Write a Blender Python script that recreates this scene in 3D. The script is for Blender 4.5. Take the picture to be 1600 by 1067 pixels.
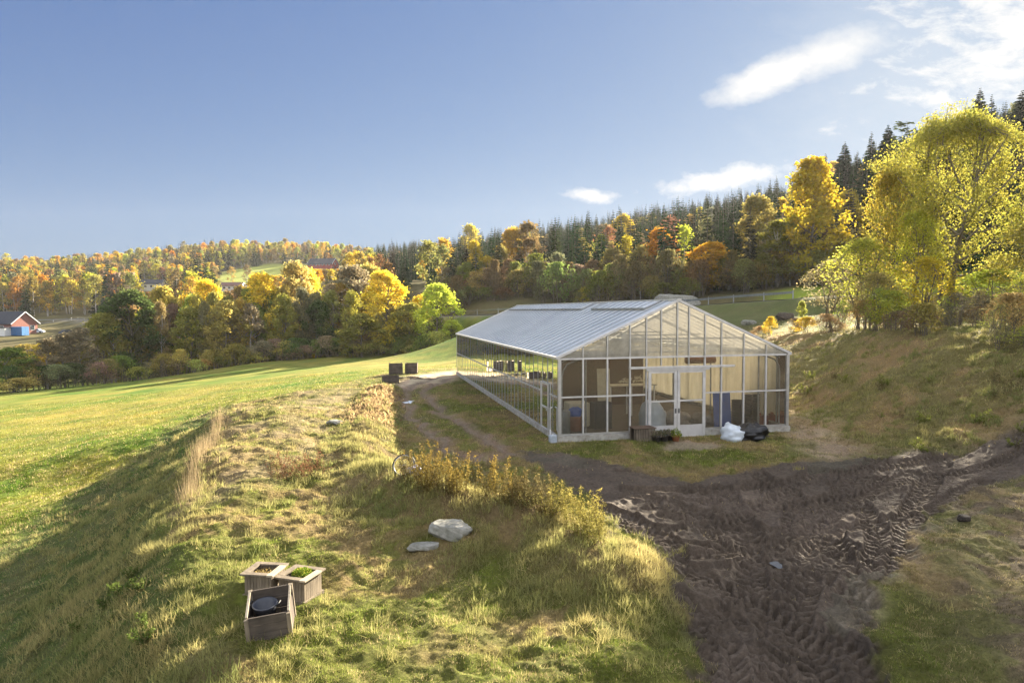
import bpy, math, random
import numpy as np
from mathutils import Matrix, Vector
random.seed(7)
RNG = np.random.default_rng(11)
R = math.radians
for o in list(bpy.data.objects):
    bpy.data.objects.remove(o)
SC = bpy.context.scene
COL = SC.collection

# ------------------------------------------------------------------ camera
CZ = 4.85
F = 1067.0
PITCH = math.atan(49.0 / F)
ROLL = R(0.29)
fwd = Vector((0, math.cos(PITCH), -math.sin(PITCH)))
rgt = Vector((math.cos(ROLL), 0, -math.sin(ROLL)))
rgt = (rgt - fwd * rgt.dot(fwd)).normalized()
upv = rgt.cross(fwd).normalized()
cam_d = bpy.data.cameras.new("camera")
cam_d.sensor_width = 36.0
cam_d.lens = 36.0 * F / 1600.0
cam_d.clip_start = 0.1
cam_d.clip_end = 5000
cam = bpy.data.objects.new("camera", cam_d)
COL.objects.link(cam)
m = Matrix.Identity(4)
for i in range(3):
    m[i][0] = rgt[i]; m[i][1] = upv[i]; m[i][2] = -fwd[i]
m[2][3] = CZ
cam.matrix_world = m
SC.camera = cam

# ------------------------------------------------------------------ sun, sky, exposure
SUN_AZ, SUN_EL = 35.0, 20.5
SUN_STRENGTH, SKY_STRENGTH, EXPOSURE = 5.0, 0.05, 2.72
sdir = Vector((math.sin(R(SUN_AZ)) * math.cos(R(SUN_EL)), math.cos(R(SUN_AZ)) * math.cos(R(SUN_EL)), math.sin(R(SUN_EL))))
sun_d = bpy.data.lights.new("sun", 'SUN')
sun_d.energy = SUN_STRENGTH
sun_d.angle = R(0.55)
sun_d.color = (1.0, 0.88, 0.68)
sun = bpy.data.objects.new("sun", sun_d)
sun.location = (40, 60, 60)
sun.rotation_euler = sdir.to_track_quat('Z', 'Y').to_euler()
COL.objects.link(sun)

world = bpy.data.worlds.new("World")
SC.world = world
world.use_nodes = True
wn, wl = world.node_tree.nodes, world.node_tree.links
wn.clear()
def N(nodes, t, **kw):
    n = nodes.new(t)
    for k, v in kw.items():
        setattr(n, k, v)
    return n
def build_world():
    out = N(wn, 'ShaderNodeOutputWorld'); bg = N(wn, 'ShaderNodeBackground')
    sky = N(wn, 'ShaderNodeTexSky', sky_type='NISHITA')
    sky.sun_disc = False
    sky.sun_elevation = R(SUN_EL); sky.sun_rotation = R(SUN_AZ)
    sky.altitude = 200; sky.air_density = 1.0; sky.dust_density = 0.6; sky.ozone_density = 2.2
    geo = N(wn, 'ShaderNodeTexCoord')
    sep = N(wn, 'ShaderNodeSeparateXYZ'); wl.new(geo.outputs['Generated'], sep.inputs[0])
    def mth(op, a, b=None, c=None, clamp=False):
        n = N(wn, 'ShaderNodeMath', operation=op); n.use_clamp = clamp
        for i, v in enumerate((a, b, c)):
            if v is None: continue
            if isinstance(v, (int, float)): n.inputs[i].default_value = v
            else: wl.new(v, n.inputs[i])
        return n.outputs[0]
    # bearing and altitude tangents of the sky direction (world space: north is +Y)
    yy = mth('MAXIMUM', sep.outputs[1], 0.02)
    u = mth('DIVIDE', sep.outputs[0], yy)
    v = mth('DIVIDE', sep.outputs[2], yy)
    comb = N(wn, 'ShaderNodeCombineXYZ'); wl.new(u, comb.inputs[0]); wl.new(v, comb.inputs[1])
    def noise(scale, sx, sy, rot, detail=6, rough=0.6, dist=0.0, off=(0, 0, 0)):
        mp = N(wn, 'ShaderNodeMapping'); mp.inputs['Scale'].default_value = (sx, sy, 1)
        mp.inputs['Rotation'].default_value = (0, 0, rot); mp.inputs['Location'].default_value = off
        wl.new(comb.outputs[0], mp.inputs[0])
        n = N(wn, 'ShaderNodeTexNoise'); n.inputs['Scale'].default_value = scale
        n.inputs['Detail'].default_value = detail; n.inputs['Roughness'].default_value = rough
        n.inputs['Distortion'].default_value = dist
        wl.new(mp.outputs[0], n.inputs['Vector'])
        return n.outputs['Fac']
    nA = noise(9, 1, 1.0, 0, 8, 0.62)
    nB = noise(26, 1, 1.6, R(-25), 6, 0.6)
    nC = noise(13, 1, 2.3, R(-10), 7, 0.65, 0.3)
    def blob(u0, v0, ang, ru, rv, edge=0.55, amp=0.9, tex=None):
        ca, sa = math.cos(ang), math.sin(ang)
        du = mth('SUBTRACT', u, u0); dv = mth('SUBTRACT', v, v0)
        a = mth('ADD', mth('MULTIPLY', du, ca / ru), mth('MULTIPLY', dv, sa / ru))
        b = mth('ADD', mth('MULTIPLY', du, -sa / rv), mth('MULTIPLY', dv, ca / rv))
        d = mth('SQRT', mth('ADD', mth('MULTIPLY', a, a), mth('MULTIPLY', b, b)))
        t = mth('SUBTRACT', 1.0, d)
        t = mth('ADD', t, mth('MULTIPLY', mth('SUBTRACT', tex or nA, 0.5), amp))
        return mth('SMOOTHSTEP', t, 0, edge) if False else mth('DIVIDE', t, edge, None, True)
    def uv(px, py):
        d = fwd * F + rgt * (px - 800) + upv * (533.5 - py)
        return d.x / d.y, d.z / d.y
    masks = []
    def seg(p0, p1, w, **k):
        a = uv(*p0); b = uv(*p1)
        L = math.hypot(b[0]-a[0], b[1]-a[1])
        return blob((a[0]+b[0])/2, (a[1]+b[1])/2, math.atan2(b[1]-a[1], b[0]-a[0]), L/2, w/F, **k)
    masks.append((seg((1085, 166), (1330, 70), 32, edge=0.55, amp=0.85, tex=nB), 1.0))
    masks.append((seg((1170, 128), (1425, 40), 42, edge=0.8, amp=0.9, tex=nB), .95))
    masks.append((seg((885, 304), (972, 310), 12, edge=0.8, amp=2.2, tex=nB), 1.0))
    masks.append((seg((1015, 296), (1250, 262), 20, edge=0.7, amp=2.0, tex=nB), 1.0))
    masks.append((seg((1380, 190), (1800, -60), 170, edge=1.0, amp=4.5, tex=nC), 0.95))
    veil = seg((1150, 210), (1750, 20), 260, edge=1.6, amp=1.0, tex=nC)
    tot = mth('MULTIPLY', veil, 0.38)
    for mk, s in masks:
        tot = mth('MAXIMUM', tot, mth('MULTIPLY', mk, s))
    # unseen bright cloud added overhead and behind the camera to lift the ambient light
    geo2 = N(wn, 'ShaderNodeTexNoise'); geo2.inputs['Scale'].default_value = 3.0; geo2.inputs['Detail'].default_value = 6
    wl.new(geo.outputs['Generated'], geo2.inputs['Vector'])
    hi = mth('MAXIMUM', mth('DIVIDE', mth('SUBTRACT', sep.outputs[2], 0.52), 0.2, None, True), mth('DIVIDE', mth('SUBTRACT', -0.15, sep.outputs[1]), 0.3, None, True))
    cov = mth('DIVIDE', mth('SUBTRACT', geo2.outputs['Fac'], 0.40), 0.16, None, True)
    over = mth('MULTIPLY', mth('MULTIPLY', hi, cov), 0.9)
    dust = mth('MULTIPLY', noise(40, 1, 2.2, R(-15), 5, 0.6), 1.0)
    mix = N(wn, 'ShaderNodeMix', data_type='RGBA')
    wl.new(tot, mix.inputs[0])
    hsv = N(wn, 'ShaderNodeMix', data_type='RGBA', blend_type='MULTIPLY')
    hsv.inputs[0].default_value = 1.0
    # bright aureole compressed: c / (1 + c / k)
    sc_ = N(wn, 'ShaderNodeVectorMath', operation='MULTIPLY'); wl.new(sky.outputs[0], sc_.inputs[0]); sc_.inputs[1].default_value = [1 / k for k in SKY_KNEE]
    ad_ = N(wn, 'ShaderNodeVectorMath', operation='ADD'); wl.new(sc_.outputs[0], ad_.inputs[0]); ad_.inputs[1].default_value = (1, 1, 1)
    dv_ = N(wn, 'ShaderNodeVectorMath', operation='DIVIDE'); wl.new(sky.outputs[0], dv_.inputs[0]); wl.new(ad_.outputs[0], dv_.inputs[1])
    wl.new(dv_.outputs[0], hsv.inputs[6]); hsv.inputs[7].default_value = SKY_TINT
    wl.new(hsv.outputs[2], mix.inputs[6])
    mix.inputs[7].default_value = CLOUD_COL
    mx2 = N(wn, 'ShaderNodeMix', data_type='RGBA'); wl.new(over, mx2.inputs[0]); wl.new(mix.outputs[2], mx2.inputs[6]); mx2.inputs[7].default_value = FILL_CLOUD_COL
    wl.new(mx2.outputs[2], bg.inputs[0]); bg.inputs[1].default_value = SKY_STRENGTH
    wl.new(bg.outputs[0], out.inputs[0])
FILL_CLOUD_COL = (7.2, 7.3, 7.5, 1)  # added out-of-view cloud, made bright as fill light
SKY_KNEE = (7.0, 6.0, 3.1)
SKY_TINT = (0.25, 0.375, 0.84, 1)
CLOUD_COL = (2.7, 2.7, 2.7, 1)
build_world()

SC.view_settings.view_transform = 'Standard'
SC.view_settings.look = 'None'
SC.view_settings.gamma = 1.0
SC.view_settings.use_curve_mapping = False
SC.view_settings.exposure = EXPOSURE
SC.render.engine = 'CYCLES'
cy = SC.cycles
cy.use_denoising = True
cy.max_bounces = 8; cy.diffuse_bounces = 3; cy.glossy_bounces = 4; cy.transmission_bounces = 6
cy.transparent_max_bounces = 24; cy.volume_bounces = 0
cy.caustics_reflective = False; cy.caustics_refractive = False
cy.sample_clamp_indirect = 6.0
SC.render.use_persistent_data = False

# ------------------------------------------------------------------ pixel helpers (to measure where things stand)
def ray(px, py):
    d = fwd * F + rgt * (px - 800) + upv * (533.5 - py)
    return d
def P(px, py, Y):
    d = ray(px, py); t = Y / d.y
    return Vector((d.x * t, Y, CZ + d.z * t))
def U(px, py, z=0.0):
    d = ray(px, py); t = (z - CZ) / d.z
    return (d.x * t, d.y * t)

# ------------------------------------------------------------------ noise
def hash2(ix, iy, seed):
    h = (ix.astype(np.int64) * 374761393 + iy.astype(np.int64) * 668265263 + seed * 1442695041) & 0xffffffff
    h = ((h ^ (h >> 13)) * 1274126177) & 0xffffffff
    h = (h ^ (h >> 16)) & 0xffffffff
    return h / 4294967295.0
def vnoise(x, y, seed=0):
    x = np.asarray(x, float); y = np.asarray(y, float)
    ix = np.floor(x); iy = np.floor(y); fx = x - ix; fy = y - iy
    fx = fx * fx * (3 - 2 * fx); fy = fy * fy * (3 - 2 * fy)
    a = hash2(ix, iy, seed); b = hash2(ix + 1, iy, seed); c = hash2(ix, iy + 1, seed); d = hash2(ix + 1, iy + 1, seed)
    return (a * (1 - fx) + b * fx) * (1 - fy) + (c * (1 - fx) + d * fx) * fy
def fbm(x, y, seed=0, oct=4, lac=2.1, gain=0.5):
    s = 0; amp = 1; tot = 0
    x = np.asarray(x, float); y = np.asarray(y, float)
    for i in range(oct):
        s = s + amp * vnoise(x, y, seed + i * 17); tot += amp
        x, y = (x * 0.8 - y * 0.6) * lac, (x * 0.6 + y * 0.8) * lac
        amp *= gain
    return s / tot
def sstep(a, b, x):
    t = np.clip((x - a) / (b - a), 0, 1)
    return t * t * (3 - 2 * t)
def polydist(X, Y, pts):
    """distance, arclength and signed side offset to a polyline"""
    best = np.full(X.shape, 1e9); sl = np.zeros(X.shape); off = np.zeros(X.shape); acc = 0
    for (x0, y0), (x1, y1) in zip(pts[:-1], pts[1:]):
        dx, dy = x1 - x0, y1 - y0; L = math.hypot(dx, dy) + 1e-9
        t = np.clip(((X - x0) * dx + (Y - y0) * dy) / (L * L), 0, 1)
        ex = X - (x0 + t * dx); ey = Y - (y0 + t * dy)
        d = np.hypot(ex, ey); k = d < best
        best = np.where(k, d, best); sl = np.where(k, acc + t * L, sl)
        off = np.where(k, (dx * ey - dy * ex) / L, off)
        acc += L
    return best, sl, off
def inpoly(X, Y, pts):
    ins = np.zeros(X.shape, bool); n = len(pts)
    for i in range(n):
        x0, y0 = pts[i]; x1, y1 = pts[(i + 1) % n]
        c = ((y0 > Y) != (y1 > Y)) & (X < (x1 - x0) * (Y - y0) / ((y1 - y0) + 1e-12) + x0)
        ins ^= c
    return ins
def region(X, Y, pts, soft):
    """1 inside a closed outline, 0 outside, soft border"""
    d, _, _ = polydist(X, Y, pts + [pts[0]])
    s = np.where(inpoly(X, Y, pts), d, -d)
    return sstep(-soft, soft, s)
def smooth_line(pts, n=6):
    out = []
    p = [pts[0]] + list(pts) + [pts[-1]]
    for i in range(1, len(p) - 2):
        for k in range(n):
            t = k / n
            q = []
            for c in range(len(pts[0])):
                a, b, c2, d = p[i-1][c], p[i][c], p[i+1][c], p[i+2][c]
                q.append(0.5 * (2*b + (-a + c2)*t + (2*a - 5*b + 4*c2 - d)*t*t + (-a + 3*b - 3*c2 + d)*t**3))
            out.append(tuple(q))
    out.append(tuple(pts[-1]))
    return out

# ------------------------------------------------------------------ terrain height
GH0 = (1.69, 25.0); GHA = R(12.45)
Wv = (math.cos(GHA), math.sin(GHA)); Lv = (-math.sin(GHA), math.cos(GHA))
def G(u, v):
    return (GH0[0] + Wv[0]*u + Lv[0]*v, GH0[1] + Wv[1]*u + Lv[1]*v)
ctrl = []
def cp(x, y, z): ctrl.append((x, y, z))
def cpx(px, py, Y): q = P(px, py, Y); cp(q.x, q.y, q.z)
def cpz(px, py, z): x, y = U(px, py, z); cp(x, y, z)
for u in (-5, -1.5, 2, 5, 9.5, 10.8):                    # level yard round the greenhouse
    for v in (-3.5, 0, 7, 14, 21, 28.5):
        if u > 10 and v < 0: continue
        cp(*G(u, v), 0.0)
for px, py, z in [(1240,645,.05),(1330,680,.05),(1400,700,.05),(1500,712,.1),(1600,725,.25),     # toe of the bank on the right
                  (1300,770,-.05),(1450,780,0),(1590,800,.1),(1100,800,-.1),(1200,900,-.1),(1400,900,0),(1550,950,.1),
                  (1100,1040,-.05),(1300,1040,-.1),(1500,1060,.1),(950,1040,.05),(800,950,.05),(800,1060,.05),(650,1000,.1),
                  (500,1060,.1),(600,900,.1),(480,900,.3),(400,960,.2),(700,860,.15),(880,900,.15),(1010,800,-.1),
                  (400,800,.5),(470,720,.5),(420,670,.55),(350,740,.5),(480,640,.5),(540,610,.35),(420,850,.45),
                  (350,650,.5),(302,715,.5),(287,790,.5),(268,850,.4),(282,950,.2),(330,1060,.05),(620,640,.1),(640,600,0)]:
    cpz(px, py, z)
crest = [(380,618,.3),(350,650,.5),(302,715,.5),(287,790,.5),(268,850,.4),(282,950,.2),(330,1060,.05)]
for px, py, z in crest:                                   # foot of the left bank, 3 to 4 m to the left of its crest
    x, y = U(px, py, z); k = 1.0 if py > 700 else 0.75
    cp(x - 3.2, y + 0.4, -1.35 * k); cp(x - 1.7, y + 0.2, -0.65 * k); cp(x - 6.5, y + 1.2, -1.75 * k)
for x, y, z in [(-9,5,-1.5),(-14,8,-1.8),(-5,5,-.2),(0,3,0),(8,3,0),(15,5,.2),(0,-10,0),(-20,-10,-1.5),(20,-10,1),(-30,10,-2.4),(-25,22,-2.3)]:
    cp(x, y, z)
for px, py, z in [(0,700,-2.4),(200,650,-2.1),(100,760,-1.9),(400,600,-1.3),(600,572,-.6),(500,580,-.9),(690,562,-.4),(300,615,-1.9),
                  (0,640,-3.6),(0,616,-4.6),(130,604,-4.3),(250,590,-3.9),(400,567,-2.7),(560,550,-1.5),(700,548,-1.0)]:
    cpz(px, py, z)
for px, py, Y in [(0,600,110),(150,590,120),(0,560,140),(100,560,150),(300,540,150),(500,520,140),(680,508,120),
                  (30,519,195),(110,521,200),(-100,520,200),(60,503,225),(140,501,222),(300,497,185),(500,495,142),(250,480,270),
                  (0,478,290),(-200,480,290),(400,470,300),(550,465,300),
                  (710,493,112),(850,488,100),(1060,480,88),(1200,471,77),(1270,467,72),(1350,460,67),(1480,455,66),(1600,446,66),(1800,430,70),
                  (780,500,88),(1150,505,66),(1220,500,62),(1080,500,72),
                  (700,484,124),(880,474,112),(1060,468,97),(1200,455,88),(1270,452,84),(1400,440,86),(1600,415,90),
                  (1480,452,78),
                  (600,452,250),(700,448,230),(850,440,210),(1000,425,200),(1150,405,170),(1300,355,145),(1450,322,130),(1600,292,125),(1800,300,130),
                  (1600,235,165),(1480,260,180),(1400,285,200),(1300,312,235),(1230,338,270),(1100,370,330),(1000,380,380),(800,402,440),(600,427,470),
                  (700,425,380),(900,405,320),
                  (500,405,530),(400,398,530),(300,403,530),(200,416,530),(100,424,530),(0,430,530),(-200,438,530),
                  (507,422,455),(420,430,440),(440,421,470),(360,452,385),(240,452,380),(100,455,380),(0,458,380),(-200,462,380),(560,425,470)]:
    cpx(px, py, Y)
for x, y, z in [(13.5,32,0.1),(13.2,40,.4),(11.5,50,.6),(17,45,2.0),(16.8,36,1.7),(16.5,30,1.6),(18,26,1.6),(21,53,3.0),(21,45,3.25),(20.6,38,3.4),(20.6,33,3.4),(21.5,28,3.4),
                (24,22,3.4),(22,24,3.0),(18,20,.9),(20,15,.9),(28,20,3.8),(25,45,3.5),(30,45,3.7),(28,36,3.6),(35,36,4.0),(28,54,3.8),(36,52,4.2),(15,58,2.2),(8,62,1.3),(0,66,.5),(-5,62,-.1),
                (30,0,3.5),(45,20,5),(50,45,5.5),
                (200,-40,20),(200,100,45),(330,200,80),(-400,-50,-5),(-300,60,-6),(-600,300,10),(-450,450,35),(500,400,90),(500,650,70),(0,800,40),(-500,800,40),(300,600,70),(150,500,60),(800,0,80),(-800,0,0),(0,-120,0),(200,-120,10)]:
    cp(x, y, z)
CT = np.array(ctrl)
def _phi(r2, c): return np.sqrt(r2 + c * c)
_c = np.clip(np.hypot(CT[:, 0], CT[:, 1]) * 0.05, 0.6, 14)
_A = _phi((CT[:, 0][:, None] - CT[:, 0]) ** 2 + (CT[:, 1][:, None] - CT[:, 1]) ** 2, _c[None, :])
n_ = len(CT)
_B = np.zeros((n_ + 3, n_ + 3)); _B[:n_, :n_] = _A + np.eye(n_) * -0.05 * 0
_B[:n_, n_] = 1; _B[:n_, n_ + 1] = CT[:, 0] / 100; _B[:n_, n_ + 2] = CT[:, 1] / 100; _B[n_:, :n_] = _B[:n_, n_:].T
_w = np.linalg.lstsq(_B, np.concatenate([CT[:, 2], [0, 0, 0]]), rcond=1e-10)[0]
def base_h(X, Y):
    X = np.asarray(X, float); Y = np.asarray(Y, float); sh = X.shape
    x = X.ravel(); y = Y.ravel(); out = np.zeros(x.size)
    for s in range(0, x.size, 40000):
        a = x[s:s+40000]; b = y[s:s+40000]
        k = _phi((a[:, None] - CT[:, 0]) ** 2 + (b[:, None] - CT[:, 1]) ** 2, _c[None, :])
        out[s:s+40000] = k @ _w[:n_] + _w[n_] + _w[n_+1] * a / 100 + _w[n_+2] * b / 100
    return out.reshape(sh)

berm1 = smooth_line([U(600, 606, .3), U(575, 640, .6), U(566, 690, .7), U(590, 735, .7)], 4)
berm2 = smooth_line([U(590, 735, .7), U(660, 752, .8), U(760, 775, .8), U(850, 800, .8), U(925, 835, .7), U(960, 862, .5)], 4)
mud_poly = [U(*q) for q in [(815,700),(900,712),(1000,735),(1080,745),(1130,737),(1180,730),(1260,724),(1340,714),(1420,706),(1500,712),(1640,700),(1660,745),
            (1560,760),(1480,790),(1430,825),(1405,880),(1375,925),(1350,975),(1362,1020),(1375,1100),(1098,1100),(1098,1010),(1062,965),(1046,905),(1012,850),(960,812),(925,782),(880,755),(835,725)]]
TR = []   # tyre tracks: (line, half width, depth, lug depth)
def tr(pts, w=0.24, d=0.10, lug=0.075, z=-.05): TR.append((smooth_line([U(a, b, z) for a, b in pts], 6), w, d, lug))
tr([(985,792),(1050,825),(1085,870),(1080,915),(1040,955)])
tr([(950,775),(1030,800),(1110,850),(1125,905),(1090,945)], lug=.03)
tr([(1130,755),(1200,795),(1270,870),(1325,960),(1352,1080)])
tr([(1230,740),(1290,790),(1300,850),(1240,920)])
tr([(1420,722),(1365,790),(1345,850),(1310,930)], w=.30, lug=.06)
tr([(1560,716),(1400,742),(1260,765),(1150,778),(1010,778)], w=.26)
tr([(1500,700),(1380,722),(1250,738),(1120,752),(980,752)], w=.26, lug=.03)
tr([(1050,925),(1160,925),(1270,975),(1322,1080)], d=.10, lug=.06)
tr([(1060,940),(1150,955),(1225,1005),(1252,1085)], d=.10, lug=.06)
tr([(1150,950),(1180,1000),(1200,1085)], w=.26, lug=.06)
tr([(1082,950),(1098,1000),(1104,1085)], w=.22, lug=.05)
tr([(1130,955),(1150,1010),(1158,1085)], w=.22, lug=.05)
tr([(1230,900),(1150,925),(1070,960)], lug=.01, d=.05)
tr([(1290,885),(1230,915),(1140,945)], lug=.01, d=.05)
tr([(1180,760),(1230,830),(1250,900),(1310,1000),(1330,1085)], w=.26, lug=.05)
tr([(1330,745),(1240,800),(1130,835),(1040,850)], w=.24, lug=.05)
tr([(1050,790),(1150,800),(1260,810),(1390,790),(1480,750)], w=.24, lug=.05)
tr([(1390,880),(1330,960),(1345,1085)], lug=.06)
tr([(1060,975),(1130,990),(1180,1030),(1190,1090)], d=.1, lug=.07)
tr([(1040,870),(1140,880),(1260,930),(1350,1000),(1400,1080)], d=.1, lug=.07)
path_l = smooth_line([U(a, b) for a, b in [(1530,790),(1450,828),(1400,870),(1368,920),(1340,965)]], 5)
rutA = smooth_line([U(a, b) for a, b in [(690,586),(648,604),(632,625),(645,655),(682,690),(722,705),(790,712)]], 5)
rutB = smooth_line([U(a, b) for a, b in [(700,592),(665,610),(682,635),(725,668),(775,696),(840,714),(920,725)]], 5)
strip_pad = smooth_line([U(a, b) for a, b in [(1245,652),(1290,672),(1340,695),(1450,705)]], 5)

road_pts = smooth_line([tuple(P(*q)) for q in [(1900,425,74),(1600,446,66),(1480,455,66),(1350,460,67),(1270,467,72),(1200,471,77),(1060,480,88),(850,488,100),(710,493,112),(500,495,142),(300,497,185),(140,501,222),(60,503,225),(-150,508,240)]], 8)
road2 = [(p[0], p[1]) for p in road_pts]
def H(X, Y, fine=True):
    X = np.asarray(X, float); Y = np.asarray(Y, float)
    z = base_h(X, Y)
    D = np.hypot(X, Y)
    near = D < 60
    if near.any():
        xn, yn = X[near], Y[near]; zn = np.zeros(xn.shape)
        d1, s1, _ = polydist(xn, yn, berm1); d2, s2, _ = polydist(xn, yn, berm2)
        b1 = np.exp(-(d1 / 0.95) ** 2) * 0.38 * (0.75 + 0.5 * vnoise(s1 * .9, s1 * 0, 3))
        b2 = np.exp(-(d2 / 1.05) ** 2) * 0.62 * (0.7 + 0.6 * vnoise(s2 * .8, s2 * 0, 4))
        zn += np.maximum(b1, b2)
        L = np.array(G(0, 0)); ux = (xn - L[0]) * Wv[0] + (yn - L[1]) * Wv[1]; vx = (xn - L[0]) * Lv[0] + (yn - L[1]) * Lv[1]
        pad = sstep(-1.2, -.2, ux) * sstep(10.6, 9.8, ux) * sstep(-.8, -.1, vx) * sstep(28.5, 27.4, vx)
        rough = (1 - pad) * sstep(60, 40, np.hypot(xn, yn))
        field = sstep(-1.0, -1.6, base_h(xn, yn)) * sstep(8, 12, yn)
        rough = rough * (1 - .75 * field)
        mud = region(xn + (fbm(xn * 2.5, yn * 2.5, 37, 3) - .5) * .8, yn + (fbm(xn * 2.5, yn * 2.5, 38, 3) - .5) * .8, mud_poly, .18)
        lum = fbm(xn * 1.3, yn * 1.3, 21, 4)
        zn += (lum - .5) * .32 * rough * (1 - .85 * mud)
        zn += (fbm(xn * .35, yn * .35, 23, 2) - .5) * .25 * rough
        zn += (fbm(xn * 4.5, yn * 4.5, 25, 3) - .5) * .14 * rough
        zn += (fbm(xn * 1.1, yn * 1.1, 27, 3) - .5) * .5 * sstep(13, 15, xn) * sstep(22, 24, yn) * sstep(22, 20, xn)
        zr = z[near]
        zr = zr * (1 - pad) + 0.0 * pad
        if fine:
            k = mud > .02
            xm, ym = xn[k], yn[k]; zm = np.zeros(xm.shape); lugs = np.zeros(xm.shape)
            wx = xm + (fbm(xm * .9, ym * .9, 31, 2) - .5) * .15; wy = ym + (fbm(xm * .9, ym * .9, 32, 2) - .5) * .15
            for pl, w, dp, lug in TR:
                for side in (-.85, .85):
                    # offset copy of the line for each wheel of the axle
                    q = []
                    for i in range(len(pl)):
                        a = pl[max(0, i-1)]; b = pl[min(len(pl)-1, i+1)]
                        L_ = math.hypot(b[0]-a[0], b[1]-a[1]) + 1e-9
                        q.append((pl[i][0] - (b[1]-a[1]) / L_ * side, pl[i][1] + (b[0]-a[0]) / L_ * side))
                    d, s, o = polydist(wx, wy, q[::2] + [q[-1]])
                    ins = sstep(w + .06, w - .02, d)
                    rim = np.exp(-((d - w - .07) / .07) ** 2)
                    chev = np.abs(((s + np.abs(o) * .9) / .25 + (o > 0) * .5) % 1 - .5) * 2
                    lg = sstep(.40, .60, chev)
                    wear = sstep(.3, .6, fbm(xm * 1.1, ym * 1.1, 41 + int(side > 0), 2))
                    zm = zm * (1 - .75 * ins) + ins * (-dp + (lg - .5) * lug * 1.9 * (.6 + .4 * wear)) + rim * .05 * (1 - ins)
            zm += (fbm(xm * 9, ym * 9, 35, 3) - .5) * .03
            t = np.zeros(xn.shape); t[k] = zm
            zn += t * mud
        for rl in (rutA, rutB):
            d, s, o = polydist(xn, yn, rl)
            zn -= np.exp(-(d / .3) ** 2) * .07; zn += np.exp(-((d - .45) / .15) ** 2) * .02
        z = z.copy(); z[near] = zr + zn * (1 - pad) - pad * .02
    # the road is benched into the slope
    kr = (D > 50) & (D < 300)
    if kr.any():
        xr, yr = X[kr], Y[kr]
        d, s, o = polydist(xr, yr, road2)
        rz = np.array([p[2] for p in road_pts]); acc = np.concatenate([[0], np.cumsum([math.hypot(b[0]-a[0], b[1]-a[1]) for a, b in zip(road2[:-1], road2[1:])])])
        tz = np.interp(s, acc, rz) - .12
        kk = sstep(8.0, 4.2, d)
        z = z.copy(); z[kr] = z[kr] * (1 - kk) + tz * kk
    far = D > 50
    z = z + np.where(far, (fbm(X * .03, Y * .03, 51, 3) - .5) * 3.0 * sstep(110, 260, D), 0)
    return z
def hz(x, y):
    return float(H(np.array([x]), np.array([y]), False)[0])
# ------------------------------------------------------------------ materials
def new_mat(name):
    mt = bpy.data.materials.new(name); mt.use_nodes = True
    nt = mt.node_tree; nt.nodes.clear()
    return mt, nt.nodes, nt.links
def lk(l, a, b): l.new(a, b)
def simple(name, col, rough=.6, metal=0., var=.18, scale=6., bump=0., spec=.5, dirt=None, stretch=(1,1,1), coat=0.):
    """a Principled material whose colour wanders with object-space noise"""
    mt, n, l = new_mat(name)
    out = N(n, 'ShaderNodeOutputMaterial'); pb = N(n, 'ShaderNodeBsdfPrincipled')
    tc = N(n, 'ShaderNodeTexCoord'); mp = N(n, 'ShaderNodeMapping'); mp.inputs['Scale'].default_value = stretch
    l.new(tc.outputs['Object'], mp.inputs[0])
    nz = N(n, 'ShaderNodeTexNoise'); nz.inputs['Scale'].default_value = scale; nz.inputs['Detail'].default_value = 7
    nz.inputs['Roughness'].default_value = .65
    l.new(mp.outputs[0], nz.inputs['Vector'])
    cr = N(n, 'ShaderNodeValToRGB')
    c = np.array(col); d = np.array(dirt) if dirt is not None else c * (1 - 2 * var)
    cr.color_ramp.elements[0].position = .3; cr.color_ramp.elements[1].position = .7
    cr.color_ramp.elements[0].color = (*np.clip(d, 0, 1), 1); cr.color_ramp.elements[1].color = (*np.clip(c * (1 + var * .6), 0, 1), 1)
    l.new(nz.outputs['Fac'], cr.inputs[0]); l.new(cr.outputs[0], pb.inputs['Base Color'])
    pb.inputs['Roughness'].default_value = rough; pb.inputs['Metallic'].default_value = metal
    pb.inputs['Specular IOR Level'].default_value = spec
    pb.inputs['Coat Weight'].default_value = coat
    if bump:
        bp = N(n, 'ShaderNodeBump'); bp.inputs['Strength'].default_value = bump; bp.inputs['Distance'].default_value = .02
        l.new(nz.outputs['Fac'], bp.inputs['Height']); l.new(bp.outputs[0], pb.inputs['Normal'])
    l.new(pb.outputs[0], out.inputs[0])
    return mt
def leaf_mat(name, trans=.5, rough=.6):
    """leaves: tint of the plant times a per-leaf attribute, part of the light passes through"""
    mt, n, l = new_mat(name)
    out = N(n, 'ShaderNodeOutputMaterial')
    at = N(n, 'ShaderNodeAttribute', attribute_type='INSTANCER', attribute_name='tint')
    lv = N(n, 'ShaderNodeAttribute', attribute_type='GEOMETRY', attribute_name='leafcol')
    mx = N(n, 'ShaderNodeMix', data_type='RGBA', blend_type='MULTIPLY'); mx.inputs[0].default_value = 1
    l.new(at.outputs['Color'], mx.inputs[6]); l.new(lv.outputs['Color'], mx.inputs[7])
    df = N(n, 'ShaderNodeBsdfDiffuse'); tl = N(n, 'ShaderNodeBsdfTranslucent')
    l.new(mx.outputs[2], df.inputs[0]); l.new(mx.outputs[2], tl.inputs[0])
    ms = N(n, 'ShaderNodeMixShader'); ms.inputs[0].default_value = trans
    l.new(df.outputs[0], ms.inputs[1]); l.new(tl.outputs[0], ms.inputs[2])
    l.new(ms.outputs[0], out.inputs[0])
    return mt
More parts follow.
